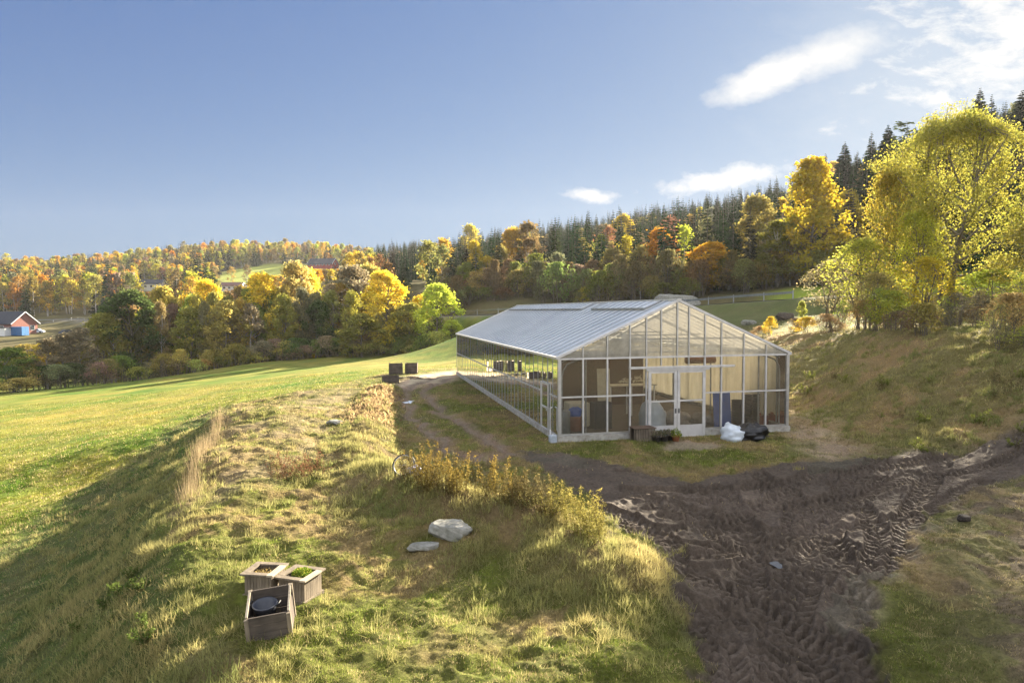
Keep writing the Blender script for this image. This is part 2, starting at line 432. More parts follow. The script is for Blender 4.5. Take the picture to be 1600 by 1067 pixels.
def attr_mat(name, trans=.4):
    """grass and weeds coloured blade by blade"""
    mt, n, l = new_mat(name)
    out = N(n, 'ShaderNodeOutputMaterial')
    lv = N(n, 'ShaderNodeAttribute', attribute_type='GEOMETRY', attribute_name='leafcol')
    df = N(n, 'ShaderNodeBsdfDiffuse'); tl = N(n, 'ShaderNodeBsdfTranslucent')
    l.new(lv.outputs['Color'], df.inputs[0]); l.new(lv.outputs['Color'], tl.inputs[0])
    ms = N(n, 'ShaderNodeMixShader'); ms.inputs[0].default_value = trans
    l.new(df.outputs[0], ms.inputs[1]); l.new(tl.outputs[0], ms.inputs[2])
    l.new(ms.outputs[0], out.inputs[0])
    return mt
def wood_mat(name, c1, c2, axis=2, scale=14, rough=.85):
    mt, n, l = new_mat(name)
    out = N(n, 'ShaderNodeOutputMaterial'); pb = N(n, 'ShaderNodeBsdfPrincipled')
    tc = N(n, 'ShaderNodeTexCoord'); mp = N(n, 'ShaderNodeMapping')
    s = [scale * 1.2] * 3; s[axis] = scale * .08; mp.inputs['Scale'].default_value = s
    l.new(tc.outputs['Object'], mp.inputs[0])
    nz = N(n, 'ShaderNodeTexNoise'); nz.inputs['Scale'].default_value = 1; nz.inputs['Detail'].default_value = 8; nz.inputs['Roughness'].default_value = .7
    l.new(mp.outputs[0], nz.inputs['Vector'])
    n2 = N(n, 'ShaderNodeTexNoise'); n2.inputs['Scale'].default_value = 3; n2.inputs['Detail'].default_value = 5
    l.new(tc.outputs['Object'], n2.inputs['Vector'])
    ad = N(n, 'ShaderNodeMath', operation='MULTIPLY_ADD'); ad.inputs[1].default_value = .5; l.new(n2.outputs['Fac'], ad.inputs[0])
    ml = N(n, 'ShaderNodeMath', operation='MULTIPLY'); ml.inputs[1].default_value = .5; l.new(nz.outputs['Fac'], ml.inputs[0]); l.new(ml.outputs[0], ad.inputs[2])
    cr = N(n, 'ShaderNodeValToRGB'); cr.color_ramp.elements[0].position = .36; cr.color_ramp.elements[1].position = .64
    cr.color_ramp.elements[0].color = (*c1, 1); cr.color_ramp.elements[1].color = (*c2, 1)
    l.new(ad.outputs[0], cr.inputs[0]); l.new(cr.outputs[0], pb.inputs['Base Color'])
    pb.inputs['Roughness'].default_value = rough; pb.inputs['Specular IOR Level'].default_value = .25
    bp = N(n, 'ShaderNodeBump'); bp.inputs['Strength'].default_value = .5; bp.inputs['Distance'].default_value = .01
    l.new(nz.outputs['Fac'], bp.inputs['Height']); l.new(bp.outputs[0], pb.inputs['Normal'])
    l.new(pb.outputs[0], out.inputs[0])
    return mt
def glass_mat(name, tint, haze_col, haze, gloss_ior=1.5, rough=.02, trans_share=.6, wav=0.0):
    """thin pane: mostly clear, mirrors at grazing angles, with a film of dust that scatters light"""
    mt, n, l = new_mat(name)
    out = N(n, 'ShaderNodeOutputMaterial')
    tr_ = N(n, 'ShaderNodeBsdfTransparent'); tr_.inputs[0].default_value = (*tint, 1)
    gl = N(n, 'ShaderNodeBsdfGlossy'); gl.inputs['Roughness'].default_value = rough
    gl.inputs[0].default_value = (.95, .97, .96, 1)
    fr = N(n, 'ShaderNodeFresnel'); fr.inputs[0].default_value = gloss_ior
    df = N(n, 'ShaderNodeBsdfDiffuse'); tl = N(n, 'ShaderNodeBsdfTranslucent')
    df.inputs[0].default_value = (*haze_col, 1); tl.inputs[0].default_value = (*haze_col, 1)
    dd = N(n, 'ShaderNodeMixShader'); dd.inputs[0].default_value = trans_share
    l.new(df.outputs[0], dd.inputs[1]); l.new(tl.outputs[0], dd.inputs[2])
    tc = N(n, 'ShaderNodeTexCoord'); nz = N(n, 'ShaderNodeTexNoise'); nz.inputs['Scale'].default_value = 1.6; nz.inputs['Detail'].default_value = 6
    nz.inputs['Roughness'].default_value = .7
    l.new(tc.outputs['Object'], nz.inputs['Vector'])
    mr = N(n, 'ShaderNodeMapRange'); mr.inputs[1].default_value = .3; mr.inputs[2].default_value = .7
    mr.inputs[3].default_value = haze * .6; mr.inputs[4].default_value = min(1, haze * 1.4)
    l.new(nz.outputs['Fac'], mr.inputs[0])
    m1 = N(n, 'ShaderNodeMixShader'); l.new(mr.outputs[0], m1.inputs[0]); l.new(tr_.outputs[0], m1.inputs[1]); l.new(dd.outputs[0], m1.inputs[2])
    m2 = N(n, 'ShaderNodeMixShader'); l.new(fr.outputs[0], m2.inputs[0]); l.new(m1.outputs[0], m2.inputs[1]); l.new(gl.outputs[0], m2.inputs[2])
    if wav:
        nw = N(n, 'ShaderNodeTexNoise'); nw.inputs['Scale'].default_value = 1.2; l.new(tc.outputs['Object'], nw.inputs['Vector'])
        bp = N(n, 'ShaderNodeBump'); bp.inputs['Strength'].default_value = wav; bp.inputs['Distance'].default_value = .02
        l.new(nw.outputs['Fac'], bp.inputs['Height']); l.new(bp.outputs[0], gl.inputs['Normal'])
    l.new(m2.outputs[0], out.inputs[0])
    return mt

M = {}
M['alu'] = simple('aluminium', (.55, .54, .52), .38, .75, .12, 3)
M['alu_pale'] = simple('pale_aluminium', (.62, .60, .58), .45, .35, .12, 3)
M['steel'] = simple('galvanised_steel', (.36, .37, .38), .5, .6, .2, 8)
M['conc'] = simple('concrete', (.46, .44, .40), .9, 0, .2, 5, .3, dirt=(.22, .2, .16))
M['plastic_w'] = simple('white_sheeting', (.62, .68, .74), .35, 0, .1, 4, .3)
M['plastic_k'] = simple('black_plastic', (.018, .017, .018), .28, 0, .3, 5, .2)
M['rubber'] = simple('black_rubber', (.02, .02, .02), .6, 0, .2, 8)
M['pot'] = simple('dark_pot', (.035, .033, .035), .5, 0, .2, 8)
M['terra'] = simple('terracotta', (.42, .15, .06), .8, 0, .15, 8)
M['soil'] = simple('dark_soil', (.05, .038, .028), .95, 0, .35, 25, .6)
M['rock'] = simple('grey_rock', (.30, .29, .26), .9, 0, .22, 5, .9, dirt=(.12, .12, .09))
M['blue'] = simple('blue_plastic', (.04, .11, .42), .4, 0, .15, 4)
M['white'] = simple('white_paint', (.7, .7, .68), .5, 0, .1, 4)
M['cream'] = simple('cream_board', (.55, .50, .38), .7, 0, .12, 4)
M['brown'] = simple('brown_cardboard', (.10, .06, .038), .8, 0, .2, 6)
M['asphalt'] = simple('asphalt', (.10, .10, .10), .85, 0, .12, 1.2)
M['rail'] = simple('rail_steel', (.26, .27, .28), .42, .7, .1, 2)
M['wood_grey'] = wood_mat('weathered_wood', (.10, .08, .058), (.27, .22, .16))
M['wood_greyx'] = wood_mat('weathered_wood_boards', (.10, .08, .06), (.25, .205, .155), 0)
M['wood_dark'] = wood_mat('dark_old_wood', (.045, .036, .03), (.13, .105, .085), 0)
M['wood_pale'] = wood_mat('pale_wood', (.28, .23, .16), (.48, .41, .31), 0)
M['bark'] = wood_mat('bark', (.07, .06, .048), (.2, .17, .135), 2, 6)
M['bark_birch'] = wood_mat('birch_bark', (.16, .14, .12), (.5, .47, .43), 0, 5)
M['leaf'] = leaf_mat('leaves')
M['needle'] = leaf_mat('needles', .15)
M['grass'] = attr_mat('grass_blades', .45)
M['weed'] = attr_mat('weed_leaves', .45)
M['side_glass'] = glass_mat('side_glass', (.80, .86, .84), (.44, .50, .48), .46, 2.4, .012, .5, .06)
M['front_glass'] = glass_mat('front_glass', (.92, .90, .85), (.60, .54, .42), .20, 1.5, .04, .75, .1)
M['clear_glass'] = glass_mat('door_glass', (.9, .9, .88), (.6, .55, .45), .14, 1.5, .03, .6, .1)
M['poly'] = glass_mat('twin_wall_sheet', (.85, .84, .8), (.88, .86, .78), .6, 1.5, .15, .7)
def roof_mat():
    mt, n, l = new_mat('roof_sheet')
    out = N(n, 'ShaderNodeOutputMaterial')
    pb = N(n, 'ShaderNodeBsdfPrincipled'); pb.inputs['Roughness'].default_value = .22
    pb.inputs['Specular IOR Level'].default_value = .9
    tc = N(n, 'ShaderNodeTexCoord'); nz = N(n, 'ShaderNodeTexNoise'); nz.inputs['Scale'].default_value = .5; nz.inputs['Detail'].default_value = 6
    l.new(tc.outputs['Object'], nz.inputs['Vector'])
    cr = N(n, 'ShaderNodeValToRGB'); cr.color_ramp.elements[0].position = .3; cr.color_ramp.elements[1].position = .7
    cr.color_ramp.elements[0].color = (.55, .60, .64, 1); cr.color_ramp.elements[1].color = (.80, .83, .86, 1)
    l.new(nz.outputs['Fac'], cr.inputs[0]); l.new(cr.outputs[0], pb.inputs['Base Color'])
    tl = N(n, 'ShaderNodeBsdfTranslucent'); tl.inputs[0].default_value = (.8, .74, .62, 1)
    ms = N(n, 'ShaderNodeMixShader'); ms.inputs[0].default_value = .22
    l.new(pb.outputs[0], ms.inputs[1]); l.new(tl.outputs[0], ms.inputs[2])
    l.new(ms.outputs[0], out.inputs[0])
    return mt
M['roof'] = roof_mat()
def curtain_mat():
    mt, n, l = new_mat('curtain_sheet')
    out = N(n, 'ShaderNodeOutputMaterial')
    df = N(n, 'ShaderNodeBsdfDiffuse'); tl = N(n, 'ShaderNodeBsdfTranslucent')
    tc = N(n, 'ShaderNodeTexCoord'); mp = N(n, 'ShaderNodeMapping'); mp.inputs['Scale'].default_value = (1, 3, .3)
    nz = N(n, 'ShaderNodeTexNoise'); nz.inputs['Scale'].default_value = 2; nz.inputs['Detail'].default_value = 5
    l.new(tc.outputs['Object'], mp.inputs[0]); l.new(mp.outputs[0], nz.inputs['Vector'])
    cr = N(n, 'ShaderNodeValToRGB'); cr.color_ramp.elements[0].color = (.5, .45, .34, 1); cr.color_ramp.elements[1].color = (.85, .8, .68, 1)
    l.new(nz.outputs['Fac'], cr.inputs[0])
    l.new(cr.outputs[0], df.inputs[0]); l.new(cr.outputs[0], tl.inputs[0])
    ms = N(n, 'ShaderNodeMixShader'); ms.inputs[0].default_value = .6
    l.new(df.outputs[0], ms.inputs[1]); l.new(tl.outputs[0], ms.inputs[2]); l.new(ms.outputs[0], out.inputs[0])
    return mt
M['curtain'] = curtain_mat()
def ground_mat():
    mt, n, l = new_mat('ground_soil_and_grass')
    out = N(n, 'ShaderNodeOutputMaterial'); pb = N(n, 'ShaderNodeBsdfPrincipled')
    pb.inputs['Roughness'].default_value = .92; pb.inputs['Specular IOR Level'].default_value = .12
    ca = N(n, 'ShaderNodeAttribute', attribute_name='groundcol')
    ma = N(n, 'ShaderNodeAttribute', attribute_name='wet')
    geo = N(n, 'ShaderNodeNewGeometry')
    def nz(scale, det=6):
        a = N(n, 'ShaderNodeTexNoise'); a.inputs['Scale'].default_value = scale; a.inputs['Detail'].default_value = det; a.inputs['Roughness'].default_value = .7
        l.new(geo.outputs['Position'], a.inputs['Vector']); return a.outputs['Fac']
    a = nz(14, 8); b = nz(.6, 6)
    mr = N(n, 'ShaderNodeMapRange'); mr.inputs[1].default_value = .25; mr.inputs[2].default_value = .75; mr.inputs[3].default_value = .45; mr.inputs[4].default_value = 1.5
    l.new(a, mr.inputs[0])
    mr2 = N(n, 'ShaderNodeMapRange'); mr2.inputs[1].default_value = .25; mr2.inputs[2].default_value = .75; mr2.inputs[3].default_value = .8; mr2.inputs[4].default_value = 1.2
    l.new(b, mr2.inputs[0])
    mm = N(n, 'ShaderNodeMath', operation='MULTIPLY'); l.new(mr.outputs[0], mm.inputs[0]); l.new(mr2.outputs[0], mm.inputs[1])
    vm = N(n, 'ShaderNodeVectorMath', operation='SCALE'); l.new(ca.outputs['Vector'], vm.inputs[0]); l.new(mm.outputs[0], vm.inputs['Scale'])
    l.new(vm.outputs[0], pb.inputs['Base Color'])
    rr = N(n, 'ShaderNodeMapRange'); rr.inputs[3].default_value = .95; rr.inputs[4].default_value = .8
    l.new(ma.outputs['Fac'], rr.inputs[0]); l.new(rr.outputs[0], pb.inputs['Roughness'])
    sp = N(n, 'ShaderNodeMapRange'); sp.inputs[3].default_value = .1; sp.inputs[4].default_value = .12
    l.new(ma.outputs['Fac'], sp.inputs[0]); l.new(sp.outputs[0], pb.inputs['Specular IOR Level'])
    bp = N(n, 'ShaderNodeBump'); bp.inputs['Strength'].default_value = .8; bp.inputs['Distance'].default_value = .05
    l.new(a, bp.inputs['Height']); l.new(bp.outputs[0], pb.inputs['Normal'])
    l.new(pb.outputs[0], out.inputs[0])
    return mt
M['ground'] = ground_mat()

# ------------------------------------------------------------------ mesh helpers
def mesh_np(name, verts, faces, mats=(), smooth=False, fmat=None):
    """faces: int array (n, k) with one k, or list of such arrays"""
    me = bpy.data.meshes.new(name)
    verts = np.asarray(verts, np.float32)
    if not isinstance(faces, list): faces = [faces]
    faces = [np.asarray(f, np.int32) for f in faces if len(f)]
    me.vertices.add(len(verts)); me.vertices.foreach_set('co', verts.ravel())
    tl = sum(f.size for f in faces); tp = sum(len(f) for f in faces)
    me.loops.add(tl); me.polygons.add(tp)
    me.loops.foreach_set('vertex_index', np.concatenate([f.ravel() for f in faces]))
    cnt = np.concatenate([np.full(len(f), f.shape[1], np.int32) for f in faces])
    st = np.concatenate([[0], np.cumsum(cnt)[:-1]]).astype(np.int32)
    me.polygons.foreach_set('loop_start', st)
    try: me.polygons.foreach_set('loop_total', cnt)
    except Exception: pass
    if fmat is not None: me.polygons.foreach_set('material_index', np.asarray(fmat, np.int32))
    me.polygons.foreach_set('use_smooth', np.full(tp, smooth))
    for mt in mats: me.materials.append(mt)
    me.update(calc_edges=True)
    return me
def put_col(me, name, cols):
    a = me.attributes.new(name, 'FLOAT_COLOR', 'POINT')
    c = np.ones((len(cols), 4), np.float32); c[:, :3] = cols
    a.data.foreach_set('color', c.ravel())
def link(name, data, parent=None, loc=None):
    o = bpy.data.objects.new(name, data); COL.objects.link(o)
    if parent is not None: o.parent = parent
    if loc is not None: o.location = loc
    return o
def tag(o, label=None, cat=None, group=None, kind=None):
    if label: o['label'] = label
    if cat: o['category'] = cat
    if group: o['group'] = group
    if kind: o['kind'] = kind
    return o
def empty(name, loc, rz=0, label=None, cat=None, group=None):
    o = link(name, None, None, loc); o.rotation_euler = (0, 0, rz); o.empty_display_size = .3
    return tag(o, label, cat, group)
class MB:
    """collects boxes, tubes, lathes and free polygons, builds ONE mesh object"""
    def __init__(s): s.v = []; s.f = []
    def add(s, vs, fs):
        b = len(s.v); s.v += [tuple(v) for v in vs]; s.f += [tuple(i + b for i in f) for f in fs]; return s
    def box(s, x0, x1, y0, y1, z0, z1, mt=None):
        v = [(x, y, z) for z in (z0, z1) for y in (y0, y1) for x in (x0, x1)]
        if mt: v = [mt @ Vector(q) for q in v]
        return s.add(v, [(0, 2, 3, 1), (4, 5, 7, 6), (0, 1, 5, 4), (2, 6, 7, 3), (0, 4, 6, 2), (1, 3, 7, 5)])
    def bar(s, a, b, w, h=None, up=(0, 0, 1)):
        a = Vector(a); b = Vector(b); d = (b - a).normalized(); u = Vector(up)
        if abs(d.dot(u)) > .98: u = Vector((1, 0, 0))
        x = d.cross(u).normalized(); z = x.cross(d).normalized(); h = h or w
        v = [p + x * i * w / 2 + z * j * h / 2 for p in (a, b) for i, j in ((-1, -1), (1, -1), (1, 1), (-1, 1))]
        return s.add(v, [(0, 1, 2, 3), (7, 6, 5, 4), (0, 4, 5, 1), (1, 5, 6, 2), (2, 6, 7, 3), (3, 7, 4, 0)])
    def tube(s, pts, rad, n=8, cap=True):
        pts = [Vector(p) for p in pts]; rad = rad if isinstance(rad, (list, tuple)) else [rad] * len(pts)
        vs = []; fs = []; u = None
        for i, p in enumerate(pts):
            d = (pts[min(i+1, len(pts)-1)] - pts[max(i-1, 0)]).normalized()
            if u is None: u = d.orthogonal().normalized()
            u = (u - d * u.dot(d)).normalized(); w = d.cross(u)
            vs += [p + (u * math.cos(2*math.pi*k/n) + w * math.sin(2*math.pi*k/n)) * rad[i] for k in range(n)]
        for i in range(len(pts) - 1):
            for k in range(n):
                fs.append((i*n+k, i*n+(k+1) % n, (i+1)*n+(k+1) % n, (i+1)*n+k))
        if cap: fs += [tuple(reversed(range(n))), tuple(range((len(pts)-1)*n, len(pts)*n))]
        return s.add(vs, fs)
    def lathe(s, prof, n=20, c=(0, 0, 0), sx=1, sy=1):
        vs = [(c[0] + r*sx*math.cos(2*math.pi*k/n), c[1] + r*sy*math.sin(2*math.pi*k/n), c[2] + z) for r, z in prof for k in range(n)]
        fs = [(i*n+k, i*n+(k+1) % n, (i+1)*n+(k+1) % n, (i+1)*n+k) for i in range(len(prof)-1) for k in range(n)]
        return s.add(vs, fs)
    def ring(s, R0, r, n=32, m_=8):
        vs = [((R0 + r*math.cos(2*math.pi*j/m_))*math.cos(2*math.pi*i/n), (R0 + r*math.cos(2*math.pi*j/m_))*math.sin(2*math.pi*i/n), r*math.sin(2*math.pi*j/m_)) for i in range(n) for j in range(m_)]
        fs = [(i*m_+j, ((i+1) % n)*m_+j, ((i+1) % n)*m_+(j+1) % m_, i*m_+(j+1) % m_) for i in range(n) for j in range(m_)]
        return s.add(vs, fs)
    def build(s, name, mat, parent=None, smooth=False, bevel=0, loc=None, label=None):
        me = bpy.data.meshes.new(name); me.from_pydata([tuple(v) for v in s.v], [], s.f); me.update()
        mats = mat if isinstance(mat, (list, tuple)) else [mat]
        for m_ in mats: me.materials.append(m_)
        if smooth: me.polygons.foreach_set('use_smooth', [True] * len(me.polygons))
        o = link(name, me, parent, loc)
        if bevel:
            b = o.modifiers.new('bevel', 'BEVEL'); b.width = bevel; b.segments = 2; b.limit_method = 'ANGLE'; b.angle_limit = R(40)
        if label: o['label'] = label
        return o
def copy_tree(o, parent=None):
    c = o.copy(); COL.objects.link(c)
    if parent is not None: c.parent = parent
    for ch in o.children: copy_tree(ch, c)
    return c

# ------------------------------------------------------------------ the ground sheet
def axis_lines(parts):
    out = []
    for a, b, s0, s1 in parts:
        x = a
        while x < b - 1e-6:
            out.append(x); t = (x - a) / (b - a); x += s0 + (s1 - s0) * t
    out.append(parts[-1][1])
    return np.array(out)
gx = axis_lines([(-820, -300, 30, 14), (-300, -60, 14, 1.2), (-60, -14, 1.2, .10), (-14, -8, .10, .06), (-8, .5, .06, .04), (.5, 12.5, .026, .026), (12.5, 18, .04, .08), (18, 60, .10, .9), (60, 300, .9, 14), (300, 820, 14, 40)])
gy = axis_lines([(-120, 2, 8, .5), (2, 7.5, .5, .05), (7.5, 18, .026, .03), (18, 24, .035, .06), (24, 30, .06, .12), (30, 60, .12, .5), (60, 140, .5, 1.8), (140, 560, 1.8, 7), (560, 800, 8, 30)])
GX, GY = np.meshgrid(gx, gy)
GZ = H(GX, GY)
print("grid", GX.shape)
LAND = dict(plot=[U(a, b, .45) for a, b in [(470,612),(560,600),(560,640),(520,690),(500,740),(420,770),(310,800),(300,720),(345,655),(410,630)]],
            yard_pale=[U(a, b) for a, b in [(610,603),(640,588),(716,578),(716,594),(660,604),(628,612)]],
            gravel=[U(a, b) for a, b in [(1236,640),(1300,660),(1350,700),(1330,730),(1270,735),(1250,700),(1236,672)]],
            door=[U(a, b) for a, b in [(1040,690),(1130,688),(1130,702),(1050,706)]])
def land_cover(X, Y, Z):
    """colour, wetness and grass density of every spot of ground"""
    wx = X + (fbm(X * .8, Y * .8, 61, 3) - .5) * 1.2; wy = Y + (fbm(X * .8, Y * .8, 62, 3) - .5) * 1.2
    D = np.hypot(X, Y); near = D < 62
    n1 = fbm(X * .5, Y * .5, 71, 4); n2 = fbm(X * 2.3, Y * 2.3, 72, 4); n3 = fbm(X * .12, Y * .12, 73, 3)
    green = np.array([.12, .15, .028]); straw = np.array([.30, .235, .105]); lush = np.array([.17, .22, .032]); field = np.array([.170, .185, .034])
    dirt = np.array([.25, .21, .115]); mudc = np.array([.080, .068, .049]); pale = np.array([.45, .37, .26]); brown = np.array([.25, .22, .085])
    sh = X.shape + (1,)
    col = np.zeros(X.shape + (3,)) + green
    def mixc(c, w): nonlocal col; col = col * (1 - w.reshape(sh)) + np.asarray(c) * w.reshape(sh)
    mixc(straw, sstep(.38, .62, n1) * .75 + .12)
    mixc(lush, sstep(.52, .68, n2) * .6)
    bz = Z
    fieldm = np.zeros(X.shape); dens = np.ones(X.shape); wet = np.zeros(X.shape)
    # mown meadow on the left
    cl = [U(*q) for q in crest]; left_x = np.interp(Y, [cl[6][1], cl[5][1], cl[4][1], cl[3][1], cl[2][1], cl[1][1], cl[0][1], 46, 60, 75, 110], [cl[6][0], cl[5][0], cl[4][0], cl[3][0], cl[2][0], cl[1][0], cl[0][0], -10.5, -7.5, -4.5, 8])
    toe = np.interp(Y, [0, 18, 24, 30, 40, 50, 60], [6.0, 5.0, 4.2, 2.5, 1.0, .2, 0])
    fieldm = sstep(0, 1.5, left_x - toe - wx) * sstep(118, 112, Y)
    fieldm = np.where(Y > 58, sstep(118, 108, Y) * sstep(6, 2, X), fieldm)
    stripe = .5 + .5 * np.sin((X * .25 + Y * .9 + n3 * 5) * 1.3)
    fc = field * (0.86 + .25 * stripe[..., None] * .5 + (n2[..., None] - .5) * .5) + (n1[..., None] - .5) * np.array([.20, .09, .03]) + (n3[..., None] - .5) * np.array([.16, .06, .03])
    col = col * (1 - fieldm.reshape(sh)) + fc * fieldm.reshape(sh)
    # the bank under the crest is rough and darker green
    bank = sstep(-.5, .8, left_x - wx) * (1 - fieldm) * sstep(45, 30, Y)
    mixc([.095, .145, .045], bank * (.55 + .4 * n2))
    if near.any():
        k = near; xx, yy = wx[k], wy[k]; c = col[k]; d_ = dens[k]; w_ = wet[k]; m2 = n2[k]
        def mx(cc, w): nonlocal c; c = c * (1 - w[:, None]) + np.asarray(cc) * w[:, None]
        pl = region(xx, yy, LAND['plot'], .8) * (.22 + .55 * sstep(.45, .6, fbm(X[k] * .9, Y[k] * .9, 74, 3)))
        mx(dirt * .9, pl); d_ = d_ * (1 - .75 * pl)
        yp = region(xx, yy, LAND['yard_pale'], .9); mx(pale, yp * .9); d_ *= 1 - yp
        gv = region(xx, yy, LAND['gravel'], .9) * (.5 + .5 * sstep(.35, .6, m2)); mx([.34, .27, .19], gv * .8); d_ *= 1 - gv * .85
        dr = region(xx, yy, LAND['door'], .25); mx([.24, .19, .14], dr * .85); d_ *= 1 - dr
        # shaded side yard: worn olive turf
        for rl in (rutA, rutB):
            d, s, o = polydist(xx, yy, rl); r = np.exp(-(d / .38) ** 2)
            mx([.17, .13, .10], r * .9); d_ *= 1 - r
        mu = region(X[k] + (fbm(X[k] * 2.5, Y[k] * 2.5, 37, 3) - .5) * .8, Y[k] + (fbm(X[k] * 2.5, Y[k] * 2.5, 38, 3) - .5) * .8, mud_poly, .18)
        mn = fbm(X[k] * .45, Y[k] * .45, 75, 3)
        mx(mudc * (.75 + .6 * m2[:, None]), mu); mx([.14, .12, .09], mu * sstep(.52, .7, mn) * .5)
        w_ = np.maximum(w_, mu * (.4 + .6 * sstep(.55, .4, mn))); d_ *= 1 - mu * .97
        d, s, o = polydist(xx, yy, path_l); r = np.exp(-(d / .28) ** 2) * sstep(.3, .6, m2); mx([.20, .165, .12], r * .6); d_ *= 1 - r
        # right hand ground: thin turf over dark soil
        rt = sstep(0, 2.0, X[k] - np.interp(Y[k], [0, 8, 12, 16, 22, 30], [4.4, 4.6, 6.4, 9.0, 9.8, 9.5])) * (1 - mu) * sstep(26, 21, Y[k])
        mx([.115, .095, .06], rt * (.5 + .45 * sstep(.38, .58, m2))); mx([.15, .165, .05], rt * sstep(.55, .7, fbm(X[k] * 1.7, Y[k] * 1.7, 76, 3)) * .5); d_ *= 1 - rt * .72
        # bank on the right: brown rough growth
        rb = sstep(11.5, 14.5, X[k]) * sstep(22, 25, Y[k]) * sstep(23.5, 20.5, X[k] + (n1[k] - .5) * 3)
        mx(brown, rb * (.5 + .4 * m2)); mx([.36, .26, .12], rb * sstep(.5, .68, n1[k]) * .7)
        # berms
        d1, _, _ = polydist(xx, yy, berm1); d2, _, _ = polydist(xx, yy, berm2)
        bb = np.maximum(np.exp(-(d1 / 1.1) ** 2), np.exp(-(d2 / 1.2) ** 2)) * (1 - mu); mx([.19, .15, .07], bb * .7)
        col[k] = c; dens[k] = d_; wet[k] = w_
    # slopes far away: woodland floor and fields
    woods = sstep(112, 122, Y) * (1 - sstep(0, 1, 0 * Y)); pxg = 800 + F * X / np.maximum(Y, 1); rdy = np.interp(pxg, [600, 710, 850, 1060, 1270, 1400], [128, 114, 103, 91, 76, 72]); woods = np.where((Y > 60) & (pxg > 600), sstep(0, 4, Y - rdy), woods)
    mixc([.09, .075, .035], woods * .85)
    # slope below the guard rail
    sl = sstep(54, 60, Y) * (1 - sstep(0, 1.5, 0*Y)) * sstep(-2, 4, X) * (1 - woods); mixc([.095, .105, .038], sl * .85)
    # hay fields round the red barn
    bp_ = P(420, 430, 440); dd = np.hypot((X - bp_.x + 4) / 30, (Y - bp_.y - 10) / 45); mixc([.24, .27, .05], sstep(1.15, .85, dd))
    bp_ = P(1500, 455, 80); dd = np.hypot((X - bp_.x) / 22, (Y - bp_.y) / 12); mixc([.22, .27, .035], sstep(1.2, .8, dd))
    d, s, o = polydist(X, Y, road2) if True else (0, 0, 0)
    mixc([.20, .185, .16], sstep(5.2, 4.0, d) * (D > 40))
    return col, wet, dens, fieldm
gcol, gwet, gdens, gfield = land_cover(GX, GY, GZ)
ny, nx = GX.shape
idx = np.arange(ny * nx).reshape(ny, nx)
quads = np.stack([idx[:-1, :-1], idx[:-1, 1:], idx[1:, 1:], idx[1:, :-1]], -1).reshape(-1, 4)
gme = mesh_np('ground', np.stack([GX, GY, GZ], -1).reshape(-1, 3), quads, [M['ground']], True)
# brown soil and dead grass under the blades, plus painted shade between the tufts
thatch_shade = (1 - .42 * np.clip(gdens, 0, 1) * (1 - gfield) * sstep(70, 45, np.hypot(GX, GY)))[..., None]
put_col(gme, 'groundcol', np.clip((gcol * thatch_shade * np.where(thatch_shade < .99, [1.06, .96, 1.0], [1, 1, 1])).reshape(-1, 3), 0.005, 1))
a_ = gme.attributes.new('wet', 'FLOAT', 'POINT'); a_.data.foreach_set('value', gwet.ravel().astype(np.float32))
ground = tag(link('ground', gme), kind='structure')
def gz_at(x, y):
    """height of the built sheet (bilinear)"""
    x = np.asarray(x, float); y = np.asarray(y, float)
    i = np.clip(np.searchsorted(gx, x) - 1, 0, nx - 2); j = np.clip(np.searchsorted(gy, y) - 1, 0, ny - 2)
    tx = (x - gx[i]) / (gx[i+1] - gx[i]); ty = (y - gy[j]) / (gy[j+1] - gy[j])
    return (GZ[j, i] * (1-tx) + GZ[j, i+1] * tx) * (1-ty) + (GZ[j+1, i] * (1-tx) + GZ[j+1, i+1] * tx) * ty
def gattr(A, x, y):
    i = np.clip(np.searchsorted(gx, x) - 1, 0, nx - 2); j = np.clip(np.searchsorted(gy, y) - 1, 0, ny - 2)
    return A[j, i]
def gz1(x, y): return float(gz_at(np.array([x]), np.array([y]))[0])
def gp(px, py, it=30):
    """where the sight line through a pixel meets the ground"""
    d = ray(px, py)
    Ys = np.concatenate([np.arange(5, 60, .05), np.arange(60, 700, .5)])
    t = Ys / d.y; zz = CZ + d.z * t; g = gz_at(d.x * t, Ys)
    k = np.argmax(zz <= g)
    return Vector((d.x * t[k], Ys[k], float(g[k])))
